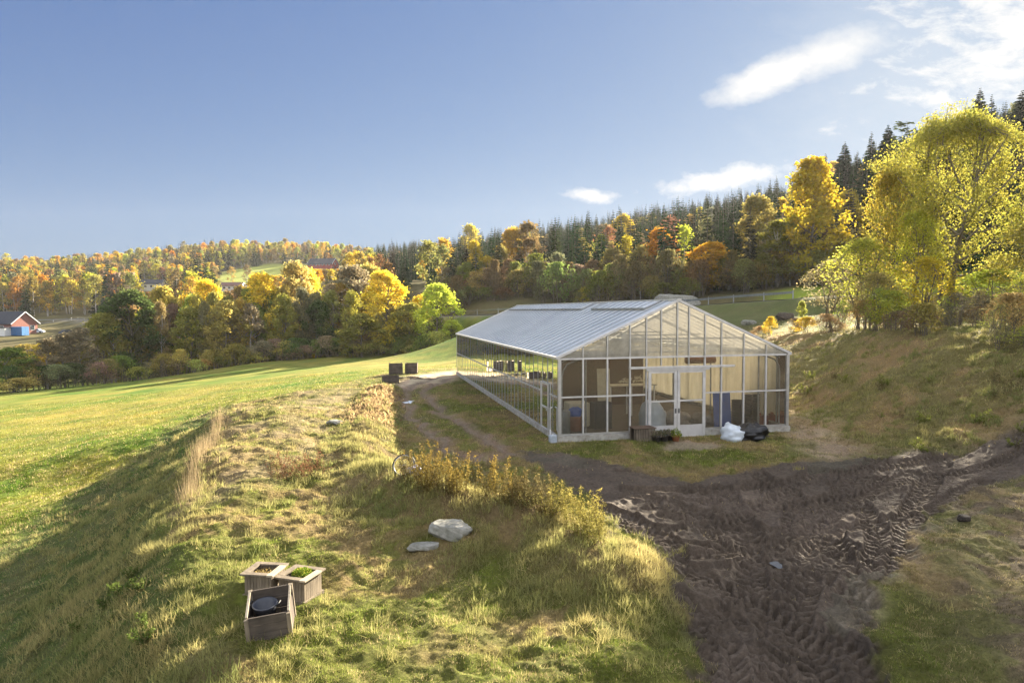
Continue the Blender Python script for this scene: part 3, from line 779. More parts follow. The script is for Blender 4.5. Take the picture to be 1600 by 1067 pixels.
# ------------------------------------------------------------------ road and guard rails
def ribbon(name, pts, half, mat, dz):
    vs = []; fs = []
    for i, p in enumerate(pts):
        a = pts[max(0, i-1)]; b = pts[min(len(pts)-1, i+1)]; L_ = math.hypot(b[0]-a[0], b[1]-a[1])
        nx_, ny_ = -(b[1]-a[1])/L_, (b[0]-a[0])/L_
        for sg in (-1, 1): vs.append((p[0]+nx_*half*sg, p[1]+ny_*half*sg, p[2]+dz))
        if i: fs.append((2*i-2, 2*i-1, 2*i+1, 2*i))
    me = bpy.data.meshes.new(name); me.from_pydata(vs, [], fs); me.materials.append(mat); me.update()
    return link(name, me)
tag(ribbon('road', road_pts, 3.1, M['asphalt'], .0), kind='structure')
def guard_rail(p0, p1, label, off=3.5, side=1, step=4.0):
    """beam and posts along the near edge of the road between two stations"""
    acc = [0]
    for a, b in zip(road_pts[:-1], road_pts[1:]): acc.append(acc[-1] + math.hypot(b[0]-a[0], b[1]-a[1]))
    acc = np.array(acc); A = np.array(road_pts)
    def at(s):
        q = [np.interp(s, acc, A[:, c]) for c in range(3)]; e = [np.interp(s + .5, acc, A[:, c]) for c in range(3)]
        dx, dy = e[0]-q[0], e[1]-q[1]; L_ = math.hypot(dx, dy)
        return Vector((q[0] - dy/L_*off*side, q[1] + dx/L_*off*side, q[2]))
    def station(px):
        c = [(abs(fwd.y * (p[0] * F / p[1]) - (px - 800)), s) for p, s in zip(A, acc) if p[1] > 1]
        ss = np.linspace(0, acc[-1], 2000); best = None
        X = np.interp(ss, acc, A[:, 0]); Y = np.interp(ss, acc, A[:, 1])
        return ss[np.argmin(np.abs(800 + F * X / Y - px))]
    s0, s1 = sorted((station(p0), station(p1)))
    root = empty('guard_rail', at(s0) * 1.0, 0, label, 'guard rail', 'guard rails along the road')
    o0 = at(s0)
    mb = MB(); ss = np.arange(s0, s1, 2.0)
    for a, b in zip(ss[:-1], ss[1:]):
        pa, pb = at(a) - o0, at(b) - o0
        for dz, h in ((.70, .10), (.56, .10)): mb.bar(pa + Vector((0, 0, dz)), pb + Vector((0, 0, dz)), .05, h)
        mb.bar(pa + Vector((0, 0, .63)), pb + Vector((0, 0, .63)), .03, .10)
    mb.build('rail_beam', M['rail'], root)
    post = None
    for s in np.arange(s0, s1, step):
        p = at(s) - o0; p.z = gz1(at(s).x, at(s).y) - o0.z
        if post is None:
            post = MB().box(-.05, .05, -.04, .04, -.4, .95).build('post', M['steel'], root); post.location = p
        else:
            c = post.copy(); COL.objects.link(c); c.parent = root; c.location = p
for a in [(1275, 1075, 'grey steel guard rail above the green slope right of the greenhouse'),
          (835, 700, 'long grey guard rail behind the far left end of the greenhouse'),
          (150, 40, 'far guard rail right of the red brick house')]:
    guard_rail(a[0], a[1], a[2], side=-1 if False else (1))

# ------------------------------------------------------------------ greenhouse
GW, GL, GE, GA_, GM = 9.5, 27.2, 3.03, 5.15, 4.75
def roof_z(u): return GE + (GA_ - GE) * (1 - abs(u - GM) / GM)
gh = empty('greenhouse', (GH0[0], GH0[1], 0), GHA, 'long aluminium greenhouse with glass walls and pale ribbed roof in the yard', 'greenhouse')
fb = MB()
fb.box(-.06, GW+.06, -.10, .10, -.5, .20); fb.box(-.06, GW+.06, GL-.1, GL+.1, -.5, .20)
fb.box(-.06, .12, .10, GL-.1, -.5, .20); fb.box(GW-.12, GW+.06, .10, GL-.1, -.5, .20)
fo = fb.build('foundation', M['conc'], gh)
MB().box(.12, GW-.12, .1, GL-.1, -.2, .03).build('floor', simple('greenhouse_floor', (.10, .075, .05), .9, 0, .3, 3), gh)
def prt(name, fn, mat, parent=gh, bevel=0, label=None):
    b = MB(); fn(b); return b.build(name, mat, parent, bevel=bevel, label=label)
for u in (0.045, GW-.045):
    for v in (0, GL): prt('corner_post', lambda b: b.box(u-.06, u+.06, v-.06, v+.06, .20, GE), M['alu'])
prt('sill_rail', lambda b: b.box(.1, 3.42, -.04, .04, .205, .27), M['alu'])
prt('sill_rail', lambda b: b.box(5.9, GW-.1, -.04, .04, .205, .27), M['alu'])
for u0, u1 in ((-.09, .07), (GW-.07, GW+.09)):
    prt('gutter', lambda b: b.box(u0, u1, -.08, GL+.08, GE, GE+.09), M['alu_pale'])
prt('eave_rail', lambda b: b.box(.1, GW-.1, -.045, .045, GE-.02, GE+.045), M['alu_pale'])
for a, b_ in ((.1, 3.42), (5.92, GW-.1)):
    prt('middle_rail', lambda b: b.box(a, b_, -.045, .04, 1.60, 1.655), M['alu_pale'])
for v in (-.02, GL+.02):
    for s in (0, 1):
        prt('gable_rafter', lambda b: b.bar((GM, v, GA_+.04), ((-.08 if s == 0 else GW+.08), v, GE+.05), .11, .09), M['alu_pale'])
prt('ridge_cap', lambda b: b.box(GM-.09, GM+.09, -.1, GL+.1, GA_+.045, GA_+.10), M['alu_pale'])
low = [0.95, 1.9, 2.8, 3.46, 5.87, 6.57, 7.53, 8.5]
for u in low: prt('mullion', lambda b: b.box(u-.028, u+.028, -.05, .05, .27, 1.6 if u not in (3.46, 5.87) else 3.0), M['alu_pale'])
for u in low:
    if u not in (3.46, 5.87): prt('mullion', lambda b: b.box(u-.028, u+.028, -.05, .05, 1.655, GE-.02), M['alu_pale'])
upper = [0.95, 1.9, 2.8, 3.46, 4.06, GM-.03, 5.2, 5.87, 6.57, 7.53, 8.5]
for u in upper: prt('mullion', lambda b: b.box(u-.025, u+.025, -.045, .045, GE+.045, roof_z(u)-.01), M['alu'])
for u in (4.06, GM-.03, 5.2): prt('mullion', lambda b: b.box(u-.02, u+.02, -.04, .04, 2.72, GE-.02), M['alu'])
def pane(name, pts, mat, t=.006, parent=gh):
    """a pane given by its outline in the (u, z) plane at the front, or any planar polygon"""
    b = MB(); n = len(pts)
    p = [Vector(q) for q in pts]; nn = (p[1]-p[0]).cross(p[2]-p[0]).normalized() * t
    b.add([q for q in p], [tuple(range(n))])
    return b.build(name, mat, parent)
g = .03
lo_edges = [0.1, .95, 1.9, 2.8, 3.46]; hi_edges = [5.87, 6.57, 7.53, 8.5, 9.4]
for ed in (lo_edges, hi_edges):
    for a, b_ in zip(ed[:-1], ed[1:]):
        pane('glass_pane', [(a+g, 0, .27), (b_-g, 0, .27), (b_-g, 0, 1.6), (a+g, 0, 1.6)], M['front_glass'])
        pane('glass_pane', [(a+g, 0, 1.655), (b_-g, 0, 1.655), (b_-g, 0, GE-.02), (a+g, 0, GE-.02)], M['front_glass'])
te = [3.46, 4.06, 4.72, 5.2, 5.87]
for a, b_ in zip(te[:-1], te[1:]): pane('glass_pane', [(a+g, 0, 2.72), (b_-g, 0, 2.72), (b_-g, 0, GE-.02), (a+g, 0, GE-.02)], M['front_glass'])
ue = [0.0] + upper + [GW]
for a, b_ in zip(ue[:-1], ue[1:]):
    z0 = GE + .046
    pts = [(a+g, 0, z0), (b_-g, 0, z0), (b_-g, 0, max(z0, roof_z(b_-g)-.02)), (a+g, 0, max(z0, roof_z(a+g)-.02))]
    if a < GM < b_: pass
    pts = [q for i, q in enumerate(pts) if i == 0 or (Vector(q) - Vector(pts[i-1])).length > 1e-3]
    pane('gable_pane', pts, M['poly'])
# far gable
pane('end_wall_pane', [(.1, GL, .2), (GW-.1, GL, .2), (GW-.1, GL, GE), (GM, GL, GA_-.03), (.1, GL, GE)], M['poly'])
for i in range(1, 10): prt('end_mullion', lambda b: b.box(i*.95-.025, i*.95+.025, GL-.03, GL+.05, .2, roof_z(i*.95)-.03), M['alu'])
# sliding doors, their track above and kick panels
prt('door_track', lambda b: (b.box(2.72, 7.05, -.20, -.07, 2.62, 2.70), b.box(3.4, 6.0, -.17, -.07, 2.53, 2.62)), M['alu_pale'], bevel=.006)
for k, (a, b_) in enumerate(((3.50, 4.66), (4.68, 5.84))):
    d = prt('sliding_door', lambda b: (b.box(a, a+.11, -.14, -.085, -.02, 2.52), b.box(b_-.11, b_, -.14, -.085, -.02, 2.52),
        b.box(a+.11, b_-.11, -.14, -.085, 2.44, 2.52), b.box(a+.11, b_-.11, -.14, -.085, 1.34, 1.40), b.box(a+.11, b_-.11, -.14, -.085, -.02, .03)), M['alu_pale'])
    prt('kick_panel', lambda b: b.box(a+.11, b_-.11, -.125, -.10, .03, .44), simple('grey_panel', (.50, .48, .46), .6, 0, .08, 3), d)
    pane('door_pane', [(a+.11, -.11, .44), (b_-.11, -.11, .44), (b_-.11, -.11, 1.34), (a+.11, -.11, 1.34)], M['clear_glass'], parent=d)
    pane('door_pane', [(a+.11, -.11, 1.40), (b_-.11, -.11, 1.40), (b_-.11, -.11, 2.44), (a+.11, -.11, 2.44)], M['clear_glass'], parent=d)
    hx = b_-.055 if k == 0 else a+.055
    prt('handle', lambda b: b.box(hx-.022, hx+.022, -.17, -.14, .90, 1.08), M['pot'], d, .004)
prt('door_sill', lambda b: b.box(3.4, 5.95, -.28, -.11, -.08, -.025), M['conc'])
# long side walls
NB = 37; sp = GL / NB
bar_mb = MB().box(-.012, .02, -.013, .013, .2, GE).build('wall_bar', M['steel'], gh); bar_mb.location = (0, sp, 0)
for i in range(2, NB): c = bar_mb.copy(); COL.objects.link(c); c.parent = gh; c.location = (0, i*sp, 0)
for i in range(1, NB): c = bar_mb.copy(); COL.objects.link(c); c.parent = gh; c.location = (GW-.03, i*sp, 0)
prt('middle_rail', lambda b: (b.box(-.035, -.0185, .1, 1.18, 1.60, 1.65), b.box(-.035, -.0185, 2.36, GL-.1, 1.60, 1.65)), M['alu_pale'])
rs = random.Random(3)
for i in range(NB):
    v0, v1 = i*sp+.014, (i+1)*sp-.014
    for z0, z1 in ((.2, 1.61), (1.63, GE)):
        if v0 > 1.0 and v1 < 2.6 and z0 < 1: continue
        j = rs.uniform(-.006, .006); j2 = rs.uniform(-.004, .004)
        pane('side_pane', [(0+j, v0, z0), (0+j2, v1, z0), (0-j, v1, z1), (0-j2, v0, z1)], M['side_glass'])
pane('side_wall_sheet', [(GW-.01, .1, .2), (GW-.01, GL-.1, .2), (GW-.01, GL-.1, GE), (GW-.01, .1, GE)], M['poly'])
sd = prt('side_door', lambda b: (b.box(-.06, -.02, 1.22, 1.30, .16, 2.02), b.box(-.06, -.02, 2.28, 2.36, .16, 2.02), b.box(-.06, -.02, 1.30, 2.28, 1.95, 2.02),
    b.box(-.06, -.02, 1.30, 2.28, 1.02, 1.08), b.box(-.06, -.02, 1.30, 2.28, .16, .23)), M['alu_pale'])
pane('door_pane', [(-.03, 1.30, 1.08), (-.03, 2.28, 1.08), (-.03, 2.28, 1.95), (-.03, 1.30, 1.95)], M['side_glass'], parent=sd)
pane('door_pane', [(-.03, 1.30, .23), (-.03, 2.28, .23), (-.03, 2.28, 1.02), (-.03, 1.30, 1.02)], M['side_glass'], parent=sd)
prt('handle', lambda b: b.box(-.10, -.06, 1.34, 1.37, .95, 1.10), M['alu'], sd)
prt('downpipe', lambda b: (b.tube([(-.13, .62, 1.15), (-.13, .62, .35), (-.16, .5, .22), (-.2, .3, .15)], .035), b.tube([(-.05, .62, 1.2), (-.13, .62, 1.15)], .03)), M['alu_pale'])
# roof slopes
def slope_pt(u, v, h=0):
    s = 1 if u < GM else -1; L_ = math.hypot(GM, GA_-GE); nx_, nz_ = -(GA_-GE)/L_*s, GM/L_
    return Vector((u + nx_*h, v, roof_z(u) + nz_*h))
for s, nm in ((0, 'left'), (1, 'right')):
    e = -.05 if s == 0 else GW+.05; r_ = GM - .05 if s == 0 else GM + .05
    b = MB(); K = 1
    q = [slope_pt(0 if s == 0 else GW, -.04, .05), slope_pt(r_, -.04, .05), slope_pt(r_, GL+.04, .05), slope_pt(0 if s == 0 else GW, GL+.04, .05)]
    if s: q = q[::-1]
    b.add(q, [(0, 3, 2, 1)])
    b.build('roof_sheet', M['roof'], gh)
    rb_ = MB(); u0 = 0 if s == 0 else GW
    rb_.bar(slope_pt(u0, 0, .066), slope_pt(r_, 0, .066), .04, .045)
    ro = rb_.build('roof_bar', simple('roof_bar_metal', (.33, .36, .40), .45, .5, .1, 3) if s == 0 else bpy.data.materials['roof_bar_metal'], gh); ro.location = (0, 0, 0)
    for i in range(1, NB+1):
        c = ro.copy(); COL.objects.link(c); c.parent = gh; c.location = (0, i*sp, 0)
for v0, v1 in ((1.2, 7.5), (9.1, 26.4)):
    u0, u1 = 3.92, GM-.1
    b = MB(); h = .11
    q = [slope_pt(u0, v0, h), slope_pt(u1, v0, h*.8), slope_pt(u1, v1, h*.8), slope_pt(u0, v1, h)]
    b.add(q, [(0, 3, 2, 1)])
    vt = b.build('roof_vent', M['roof'], gh)
    b = MB(); b.bar(q[0], q[3], .05, .07); b.bar(q[0], q[1], .05, .06); b.bar(q[3], q[2], .05, .06)
    b.build('vent_frame', M['steel'], vt)
    n_b = int((v1 - v0) / sp); b = MB()
    for i in range(1, n_b + 1): b.bar(slope_pt(u0, v0+i*sp, h+.015), slope_pt(u1, v0+i*sp, h*.8+.015), .035, .035)
    b.build('vent_bar', bpy.data.materials['roof_bar_metal'], vt)
# inner steel frames
fr0 = None
for k in range(8):
    v = .25 + k * 3.8
    if fr0 is None:
        b = MB()
        for s in (1, -1):
            X = (lambda u: u) if s == 1 else (lambda u: GW - u)
            b.tube([(X(.22), 0, .03), (X(.22), 0, 2.35), (X(.27), 0, 2.6), (X(.42), 0, 2.82), (X(.75), 0, 2.95), (X(1.3), 0, 3.08)], .032, 8)
            b.tube([(X(.22), 0, 2.9), (X(GM), 0, GA_-.22)], .03, 6)
            b.tube([(X(1.15), 0, .03), (X(1.15), 0, 3.35)], .035, 6)
            b.tube([(X(2.6), 0, 3.72), (X(2.6), 0, roof_z(2.6)-.25)], .02, 6)
        b.bar((.3, 0, 3.22), (GW-.3, 0, 3.22), .05, .05); b.bar((1.7, 0, 3.72), (GW-1.7, 0, 3.72), .05, .06)
        fr0 = b.build('inner_frame', M['steel'], gh); fr0.location = (0, v, 0)
    else:
        c = fr0.copy(); COL.objects.link(c); c.parent = gh; c.location = (0, v, 0)
# hanging white curtain along the sunny wall, with folds
vs = []; fs = []; n_ = 140
for i in range(n_):
    v = 1.2 + (GL - 2.0) * i / (n_-1)
    for j, z in enumerate((.25, 1.2, 2.2, 2.92)):
        vs.append((GW - .34 + math.sin(i * 1.1 + j * .3) * .05, v, z))
    if i: 
        for j in range(3): a = (i-1)*4+j; fs.append((a, a+1, a+5, a+4))
me = bpy.data.meshes.new('curtain'); me.from_pydata(vs, [], fs); me.materials.append(M['curtain']); me.update()
link('curtain', me, gh)

# ------------------------------------------------------------------ things inside the greenhouse
def gloc(u, v, z=.03): x, y = G(u, v); return (x, y, z)
def inside(name, u, v, label, cat, z=.03, rz=0, group=None): return empty(name, gloc(u, v, z), GHA + rz, label, cat, group)
def crumple(name, rx, ry, h, seed, mat, parent, amp=.16, n=28, m_=14, top=.25, sag=0.):
    """a full sack: rounded block with folds"""
    rr = random.Random(seed); vs = []; fs = []
    for j in range(m_ + 1):
        t = j / m_
        for i in range(n):
            a = 2*math.pi*i/n
            q = 2.6; ca, sa = math.cos(a), math.sin(a)
            rad = 1 / (abs(ca)**q + abs(sa)**q)**(1/q)
            prof = (1 - max(0, (t - .55) / .45)**2.2 * (1 - top)) * (.86 + .14 * min(1, t*5))
            f = float(fbm(np.array([i * 7 / n + 13 * seed + math.cos(a)*2]), np.array([t * 5 + seed + math.sin(a)*2]), seed, 3)[0]) - .5
            fold = math.sin(a * 9 + math.sin(t * 6 + seed) * 2) * .05 * t
            rr_ = rad * prof * (1 + f * amp * 2.4 + fold)
            vs.append((ca * rr_ * rx, sa * rr_ * ry, t * h * (1 + f * .35) - sag * t * ca))
    for j in range(m_):
        for i in range(n): fs.append((j*n+i, j*n+(i+1) % n, (j+1)*n+(i+1) % n, (j+1)*n+i))
    fs.append(tuple(range(m_*n, m_*n+n))); fs.append(tuple(reversed(range(n))))
    return MB().add(vs, fs).build(name, mat, parent, smooth=True)
o = crumple('bulk_bag', .52, .45, 1.2, 5, M['plastic_w'], None, .1); o.location = gloc(4.1, .85); o.rotation_euler = (0, 0, GHA)
tag(o, 'pale bulk bag full to the top just behind the left sliding door', 'bulk bag')
o = crumple('bulk_bag', .55, .5, .75, 8, simple('grey_sack', (.28, .24, .2), .7), None, .2); o.location = gloc(5.3, 1.3); o.rotation_euler = (0, 0, GHA)
tag(o, 'low slumped grey brown sack behind the right sliding door', 'sack')
t = inside('table', 5.1, 5.2, 'long trestle table with dry flowers seen through the right sliding door', 'table')
prt('tabletop', lambda b: b.box(-1.3, 1.0, -.35, .35, 1.35, 1.40), M['cream'], t)
for x in (-1.2, -.2, .9):
    for y in (-.28, .28): prt('leg', lambda b: b.box(x-.025, x+.025, y-.025, y+.025, 0, 1.35), M['white'], t)
rr = random.Random(5)
b = MB()
for k in range(60):
    x = rr.uniform(-.6, .95); y = rr.uniform(-.3, .3); z = 1.44 + rr.random() * (.35 if .1 < x < .6 else .14); a = rr.random() * 6.3
    b.add([(x, y, z), (x + .12*math.cos(a), y + .05, z + .06), (x + .06, y - .04, z + .13)], [(0, 1, 2)])
o = b.build('dried_flowers', M['cream']); o.location = gloc(5.1, 5.2); o.rotation_euler = (0, 0, GHA)
tag(o, 'pale heap of dried flowers on the trestle table', 'dried flowers')
o = prt('partition_wall', lambda b: b.box(2.0, 7.0, 0, .06, 0, 2.75), M['brown'], None); o.location = gloc(0, 8.5); o.rotation_euler = (0, 0, GHA)
tag(o, 'brown partition wall standing across the middle of the greenhouse', 'partition')
o = prt('board', lambda b: b.box(-.35, .25, 0, .03, 0, 2.2), M['cream'], None); o.location = gloc(3.55, 4.6); o.rotation_euler = (R(-5), 0, GHA)
tag(o, 'tall pale board leaning inside behind the left sliding door', 'board')
b = MB(); b.tube([(0, 0, 0), (1.3, 0, 0)], .15, 12); o = b.build('fabric_roll', simple('rust_cloth', (.22, .09, .05), .8), None, True); o.location = gloc(6.1, 2.0, 2.74); o.rotation_euler = (0, 0, GHA)
tag(o, 'rust red roll of cloth hung under the roof behind the door track', 'roll')
t = inside('water_tank', 1.55, 2.6, 'cream water tank behind the left front panes', 'tank')
prt('tank_body', lambda b: b.box(-.45, .45, -.4, .4, .08, 1.05), M['cream'], t, .06); prt('pallet_base', lambda b: b.box(-.48, .48, -.42, .42, 0, .075), M['wood_dark'], t)
o = crumple('bag', .26, .2, .36, 11, M['blue'], None, .2); o.location = gloc(1.25, 1.9, .60); tag(o, 'crumpled blue bag on the rusty barrel behind the left front panes', 'bag')
b = MB(); b.lathe([(0, 0), (.27, 0), (.29, .03), (.28, .2), (.29, .22), (.28, .4), (.29, .54), (.27, .57), (0, .57)], 20); o = b.build('barrel', simple('rusty_barrel', (.22, .08, .05), .7), None, True); o.location = gloc(1.25, 1.9); tag(o, 'low rusty barrel under the crumpled blue bag', 'barrel')
b = MB(); b.lathe([(0, 0), (.29, 0), (.30, .03), (.29, .3), (.30, .32), (.29, .6), (.30, .86), (.27, .88), (0, .85)], 20); o = b.build('barrel', simple('grey_barrel', (.22, .25, .27), .4, .3), None, True); o.location = gloc(.62, 1.5); tag(o, 'grey blue steel barrel in the left front corner of the greenhouse', 'barrel')
def stack_crates(u, v, n, w, d_, h, label):
    for k in range(n):
        b = MB(); z = k * (h + .01)
        b.box(-w/2, w/2, -d_/2, -d_/2+.02, z, z+h); b.box(-w/2, w/2, d_/2-.02, d_/2, z, z+h); b.box(-w/2, -w/2+.02, -d_/2+.02, d_/2-.02, z, z+h); b.box(w/2-.02, w/2, -d_/2+.02, d_/2-.02, z, z+h); b.box(-w/2+.02, w/2-.02, -d_/2+.02, d_/2-.02, z, z+.02)
        for q in (-.3, 0, .3): b.box(w*q-.03, w*q+.03, -d_/2-.012, -d_/2, z+.02, z+h-.02)
        o = b.build('crate', M['pot']); o.location = gloc(u, v); o.rotation_euler = (0, 0, GHA)
        pos = ['bottom', 'second', 'third', 'topmost'][k] if n == 4 else ['bottom', 'middle', 'topmost'][k]
        tag(o, f'dark crate, {pos} of the stack {label}', 'crate', 'stacked dark crates in the greenhouse')
stack_crates(2.45, 2.2, 4, .75, .55, .26, 'behind the third front pane from the left')
stack_crates(2.0, 3.4, 3, .7, .5, .28, 'between the cream tank and the dark crates')
o = prt('board', lambda b: b.box(-.38, .38, 0, .05, 0, 1.45), M['blue'], None, .004); o.location = gloc(7.25, 1.0); o.rotation_euler = (R(-6), 0, GHA); tag(o, 'dark blue plastic board leaning right of the sliding doors', 'board')
def pot_stack(u, v, n, r, h0, label):
    t = inside('pot_stack', u, v, label, 'pot stack', group='stacks of dark plant pots in the greenhouse')
    for k in range(n):
        z = k * .11; b = MB(); b.lathe([(0, z), (r*.72, z), (r, z+h0), (r*1.06, z+h0), (r*1.06, z+h0+.03), (r*.96, z+h0+.03), (r*.7, z+.03), (0, z+.03)], 14)
        b.build('pot', M['pot'], t, True)
pot_stack(7.95, 1.1, 8, .24, .3, 'dark pot stack between the blue board and the taller pot stacks')
pot_stack(8.35, .95, 11, .15, .2, 'narrow tall stack of dark pots right of the blue board')
pot_stack(8.72, 1.0, 11, .15, .2, 'rightmost narrow stack of dark pots by the white curtain')
t = inside('crate', 9.0, 1.3, 'low red brown crate full of pots in the right front corner of the greenhouse', 'crate')
prt('crate_side', lambda b: (b.box(-.35, .3, -.3, -.27, 0, .42), b.box(-.35, .3, .27, .3, 0, .42), b.box(-.35, -.32, -.27, .27, 0, .42), b.box(.27, .3, -.27, .27, 0, .42)), simple('red_brown_wood', (.25, .08, .05), .8), t)
b = MB()
for k in range(14): x = rr.uniform(-.25, .2); y = rr.uniform(-.2, .2); b.lathe([(0, .3), (.06, .3), (.075, .44), (.06, .44), (0, .32)], 8, (x, y, rr.uniform(0, .08)))
b.build('pots', M['terra'], t, True)
o = crumple('sack', .5, .4, .55, 21, simple('soil_sack', (.14, .12, .1), .7), None, .25); o.location = gloc(6.6, 1.6); tag(o, 'dark slumped soil sack just right of the sliding doors', 'sack')
for i, (u, v, hgt) in enumerate([(3.2, 11, 1.0), (6.3, 12, 1.0), (3.2, 17, 1.0), (6.3, 18, 1.0)]):
    t = inside('plant_bench', u, v, ['plant bench behind the partition wall on the left', 'plant bench behind the partition wall on the right', 'far plant bench on the left of the aisle', 'far plant bench on the right of the aisle'][i], 'bench', group='plant benches at the back of the greenhouse')
    prt('bench_top', lambda b: b.box(-.8, .8, -2, 2, .78, .83), M['wood_grey'], t)
    for x in (-.7, .7):
        for y in (-1.8, 1.8): prt('leg', lambda b: b.box(x-.03, x+.03, y-.03, y+.03, 0, .78), M['alu'], t)
for q, (u, v) in enumerate(((.9, 8), (.8, 12), (.9, 16))):
    t = inside('shelf_rack', u, v, f'grey shelf rack along the left glass wall, {["nearest", "middle", "farthest"][q]} of three', 'shelf', group='shelf racks along the left glass wall')
    for z in (.5, 1.1, 1.7): prt('shelf', lambda b: b.box(-.25, .25, -1, 1, z, z+.03), M['wood_grey'], t)
    for x in (-.22, .22):
        for y in (-.95, .95): prt('post', lambda b: b.box(x-.02, x+.02, y-.02, y+.02, 0, 1.85), M['steel'], t)

# ------------------------------------------------------------------ objects in the yard
def ground_empty(name, px, py, rz, label, cat, group=None, dz=0):
    p = gp(px, py); p.z += dz
    return empty(name, p, rz, label, cat, group)
# planters (weathered tongue and groove boxes with a rim), lower open crate and tub
def planter(px, py, rz, w, h, label, seed):
    t = ground_empty('planter_box', px, py, rz, label, 'planter', 'wooden planters in the foreground', -.05)
    t.location += Vector((0, w/2*.8, 0)); t.location.z = gz1(t.location.x, t.location.y) - .06
    rr = random.Random(seed)
    for s in range(4):
        b = MB(); nB = 9
        for k in range(nB):
            x0 = -w/2 + w*k/nB; j = rr.uniform(0, .004)
            b.box(x0+.003, x0+w/nB-.003, -w/2-j, -w/2+.022-j, .06, h)
        o = b.build('side_boards', M['wood_grey'], t); o.rotation_euler = (0, 0, s*math.pi/2)
    for s in range(4):
        b = MB(); b.box(-w/2-.055, w/2+.055 - .11, -w/2-.055, -w/2+.055, h, h+.03)
        o = b.build('rim', M['wood_pale'] if s == 1 else M['wood_grey'], t, bevel=.004); o.rotation_euler = (0, 0, s*math.pi/2)
    prt('base', lambda b: b.box(-w/2-.03, w/2+.03, -w/2-.03, w/2+.03, 0, .06), M['wood_grey'], t)
    vs = []; fs = []; n = 14
    for j in range(n):
        for i in range(n): vs.append((-w/2+.03+(w-.06)*i/(n-1), -w/2+.03+(w-.06)*j/(n-1), h-.07 + rr.uniform(-.02, .02)))
    for j in range(n-1):
        for i in range(n-1): a = j*n+i; fs.append((a, a+1, a+n+1, a+n))
    MB().add(vs, fs).build('soil', M['soil'], t, True)
    return t, w, h
PL1 = planter(408, 930, R(-8), .46, .38, 'square weathered planter with bare soil behind the open crate', 1)
PL2 = planter(464, 938, R(-18), .48, .39, 'square weathered planter with green weeds growing in it', 2)
def leafy_small(name, n, rad, h, cols, seed, leaf=.03, parent=None, loc=None, flat=.4, mat='weed'):
    r = np.random.default_rng(seed)
    a = r.random(n) * 6.283; q = np.sqrt(r.random(n)) * rad; z = r.random(n) ** .8 * h * (1 - (q / rad) ** 2 * flat)
    c = np.stack([q*np.cos(a), q*np.sin(a), z], -1)
    return leaves_obj(name, c, leaf, cols, r, M[mat], parent, loc)
def leaves_geo(c, size, r, aspect=.6):
    n = len(c); d = r.normal(size=(n, 3)); d /= np.linalg.norm(d, axis=1)[:, None]
    e = np.cross(d, r.normal(size=(n, 3))); e /= np.linalg.norm(e, axis=1)[:, None]
    s = (size * (.6 + .8 * r.random(n)))[:, None] if np.isscalar(size) else size[:, None]
    v = np.stack([c - d*s, c + e*s*aspect, c + d*s, c - e*s*aspect], 1)
    return v.reshape(-1, 3), np.arange(4*n).reshape(-1, 4)
def leaves_obj(name, c, size, cols, r, mat, parent=None, loc=None, tint=None):
    v, f = leaves_geo(c, size, r); me = mesh_np(name, v, f, [mat])
    cc = np.array(cols)[r.integers(0, len(cols), len(c))] * (.7 + .6 * r.random(len(c)))[:, None]
    put_col(me, 'leafcol', np.repeat(cc, 4, 0))
    return link(name, me, parent, loc)
GREENS = [(.10, .17, .02), (.16, .22, .03), (.22, .25, .04)]; STRAWS = [(.32, .24, .09), (.22, .15, .06), (.38, .30, .12)]
o = leafy_small('weeds', 900, .17, .16, GREENS + [(.3, .3, .05)], 3, .018); o.location = PL2[0].location + Vector((0.03, 0.02, .33)); tag(o, 'green weeds growing in the right hand planter', 'weeds')
o = leafy_small('weeds', 300, .17, .05, STRAWS, 4, .014); o.location = PL1[0].location + Vector((0, 0, .33)); tag(o, 'dry brown weeds on the soil of the left planter', 'weeds')
# the open crate, tipped a little, with boards on frames
p = gp(413, 1006)
t = empty('wooden_crate', p + Vector((0, .34, -.02)), R(13), 'open dark crate of weathered boards with a tub in it in the foreground', 'crate')
t.location.z = gz1(t.location.x, t.location.y) - .02; t.rotation_euler = (R(6), R(-5), R(13))
w, d_, h = .58, .56, .38
for s, (ax, off) in enumerate(((0, -d_/2), (0, d_/2), (1, -w/2), (1, w/2))):
    b = MB(); hh = h + (.0 if s != 1 else .13)
    for k in range(3):
        z0 = .02 + hh*k/3
        if ax == 0: b.box(-w/2+.025, w/2-.025, off-.012, off+.012, z0, z0+hh/3-.006)
        else: b.box(off-.012, off+.012, -d_/2+.025, d_/2-.025, z0*.95, z0*.95+h/3-.006)
    b.build('side_boards', M['wood_dark'], t)
for x in (-w/2, w/2):
    for y, hh in ((-d_/2, h), (d_/2, h+.15)): prt('corner_post', lambda b: b.box(x-.03, x+.03, y-.03, y+.03, 0, hh), M['wood_grey'], t, .003)
    prt('top_edge', lambda b: b.bar((x, -d_/2+.03, h+.01), (x, d_/2-.03, h+.14), .03, .025), M['wood_pale'], t)
prt('bottom', lambda b: b.box(-w/2+.02, w/2-.02, -d_/2+.02, d_/2-.02, .03, .05), M['wood_dark'], t)
tb = empty('tub', t.location + Vector((-.10, .02, .16)), 0, 'round black rubber tub lying inside the open wooden crate', 'tub')
tb.rotation_euler = (R(8), 0, 0)
b = MB(); b.lathe([(0, 0), (.125, 0), (.165, .22), (.185, .235), (.18, .25), (.155, .24), (.115, .03), (0, .025)], 28); b.build('tub_body', simple('grey_rubber', (.05, .055, .07), .45), tb, True)
for s in (-1, 1): b = MB(); b.tube([(s*.165, -.05, .235), (s*.21, -.045, .26), (s*.215, .045, .26), (s*.165, .05, .235)], .011, 6); b.build('handle', M['rubber'], tb, True)
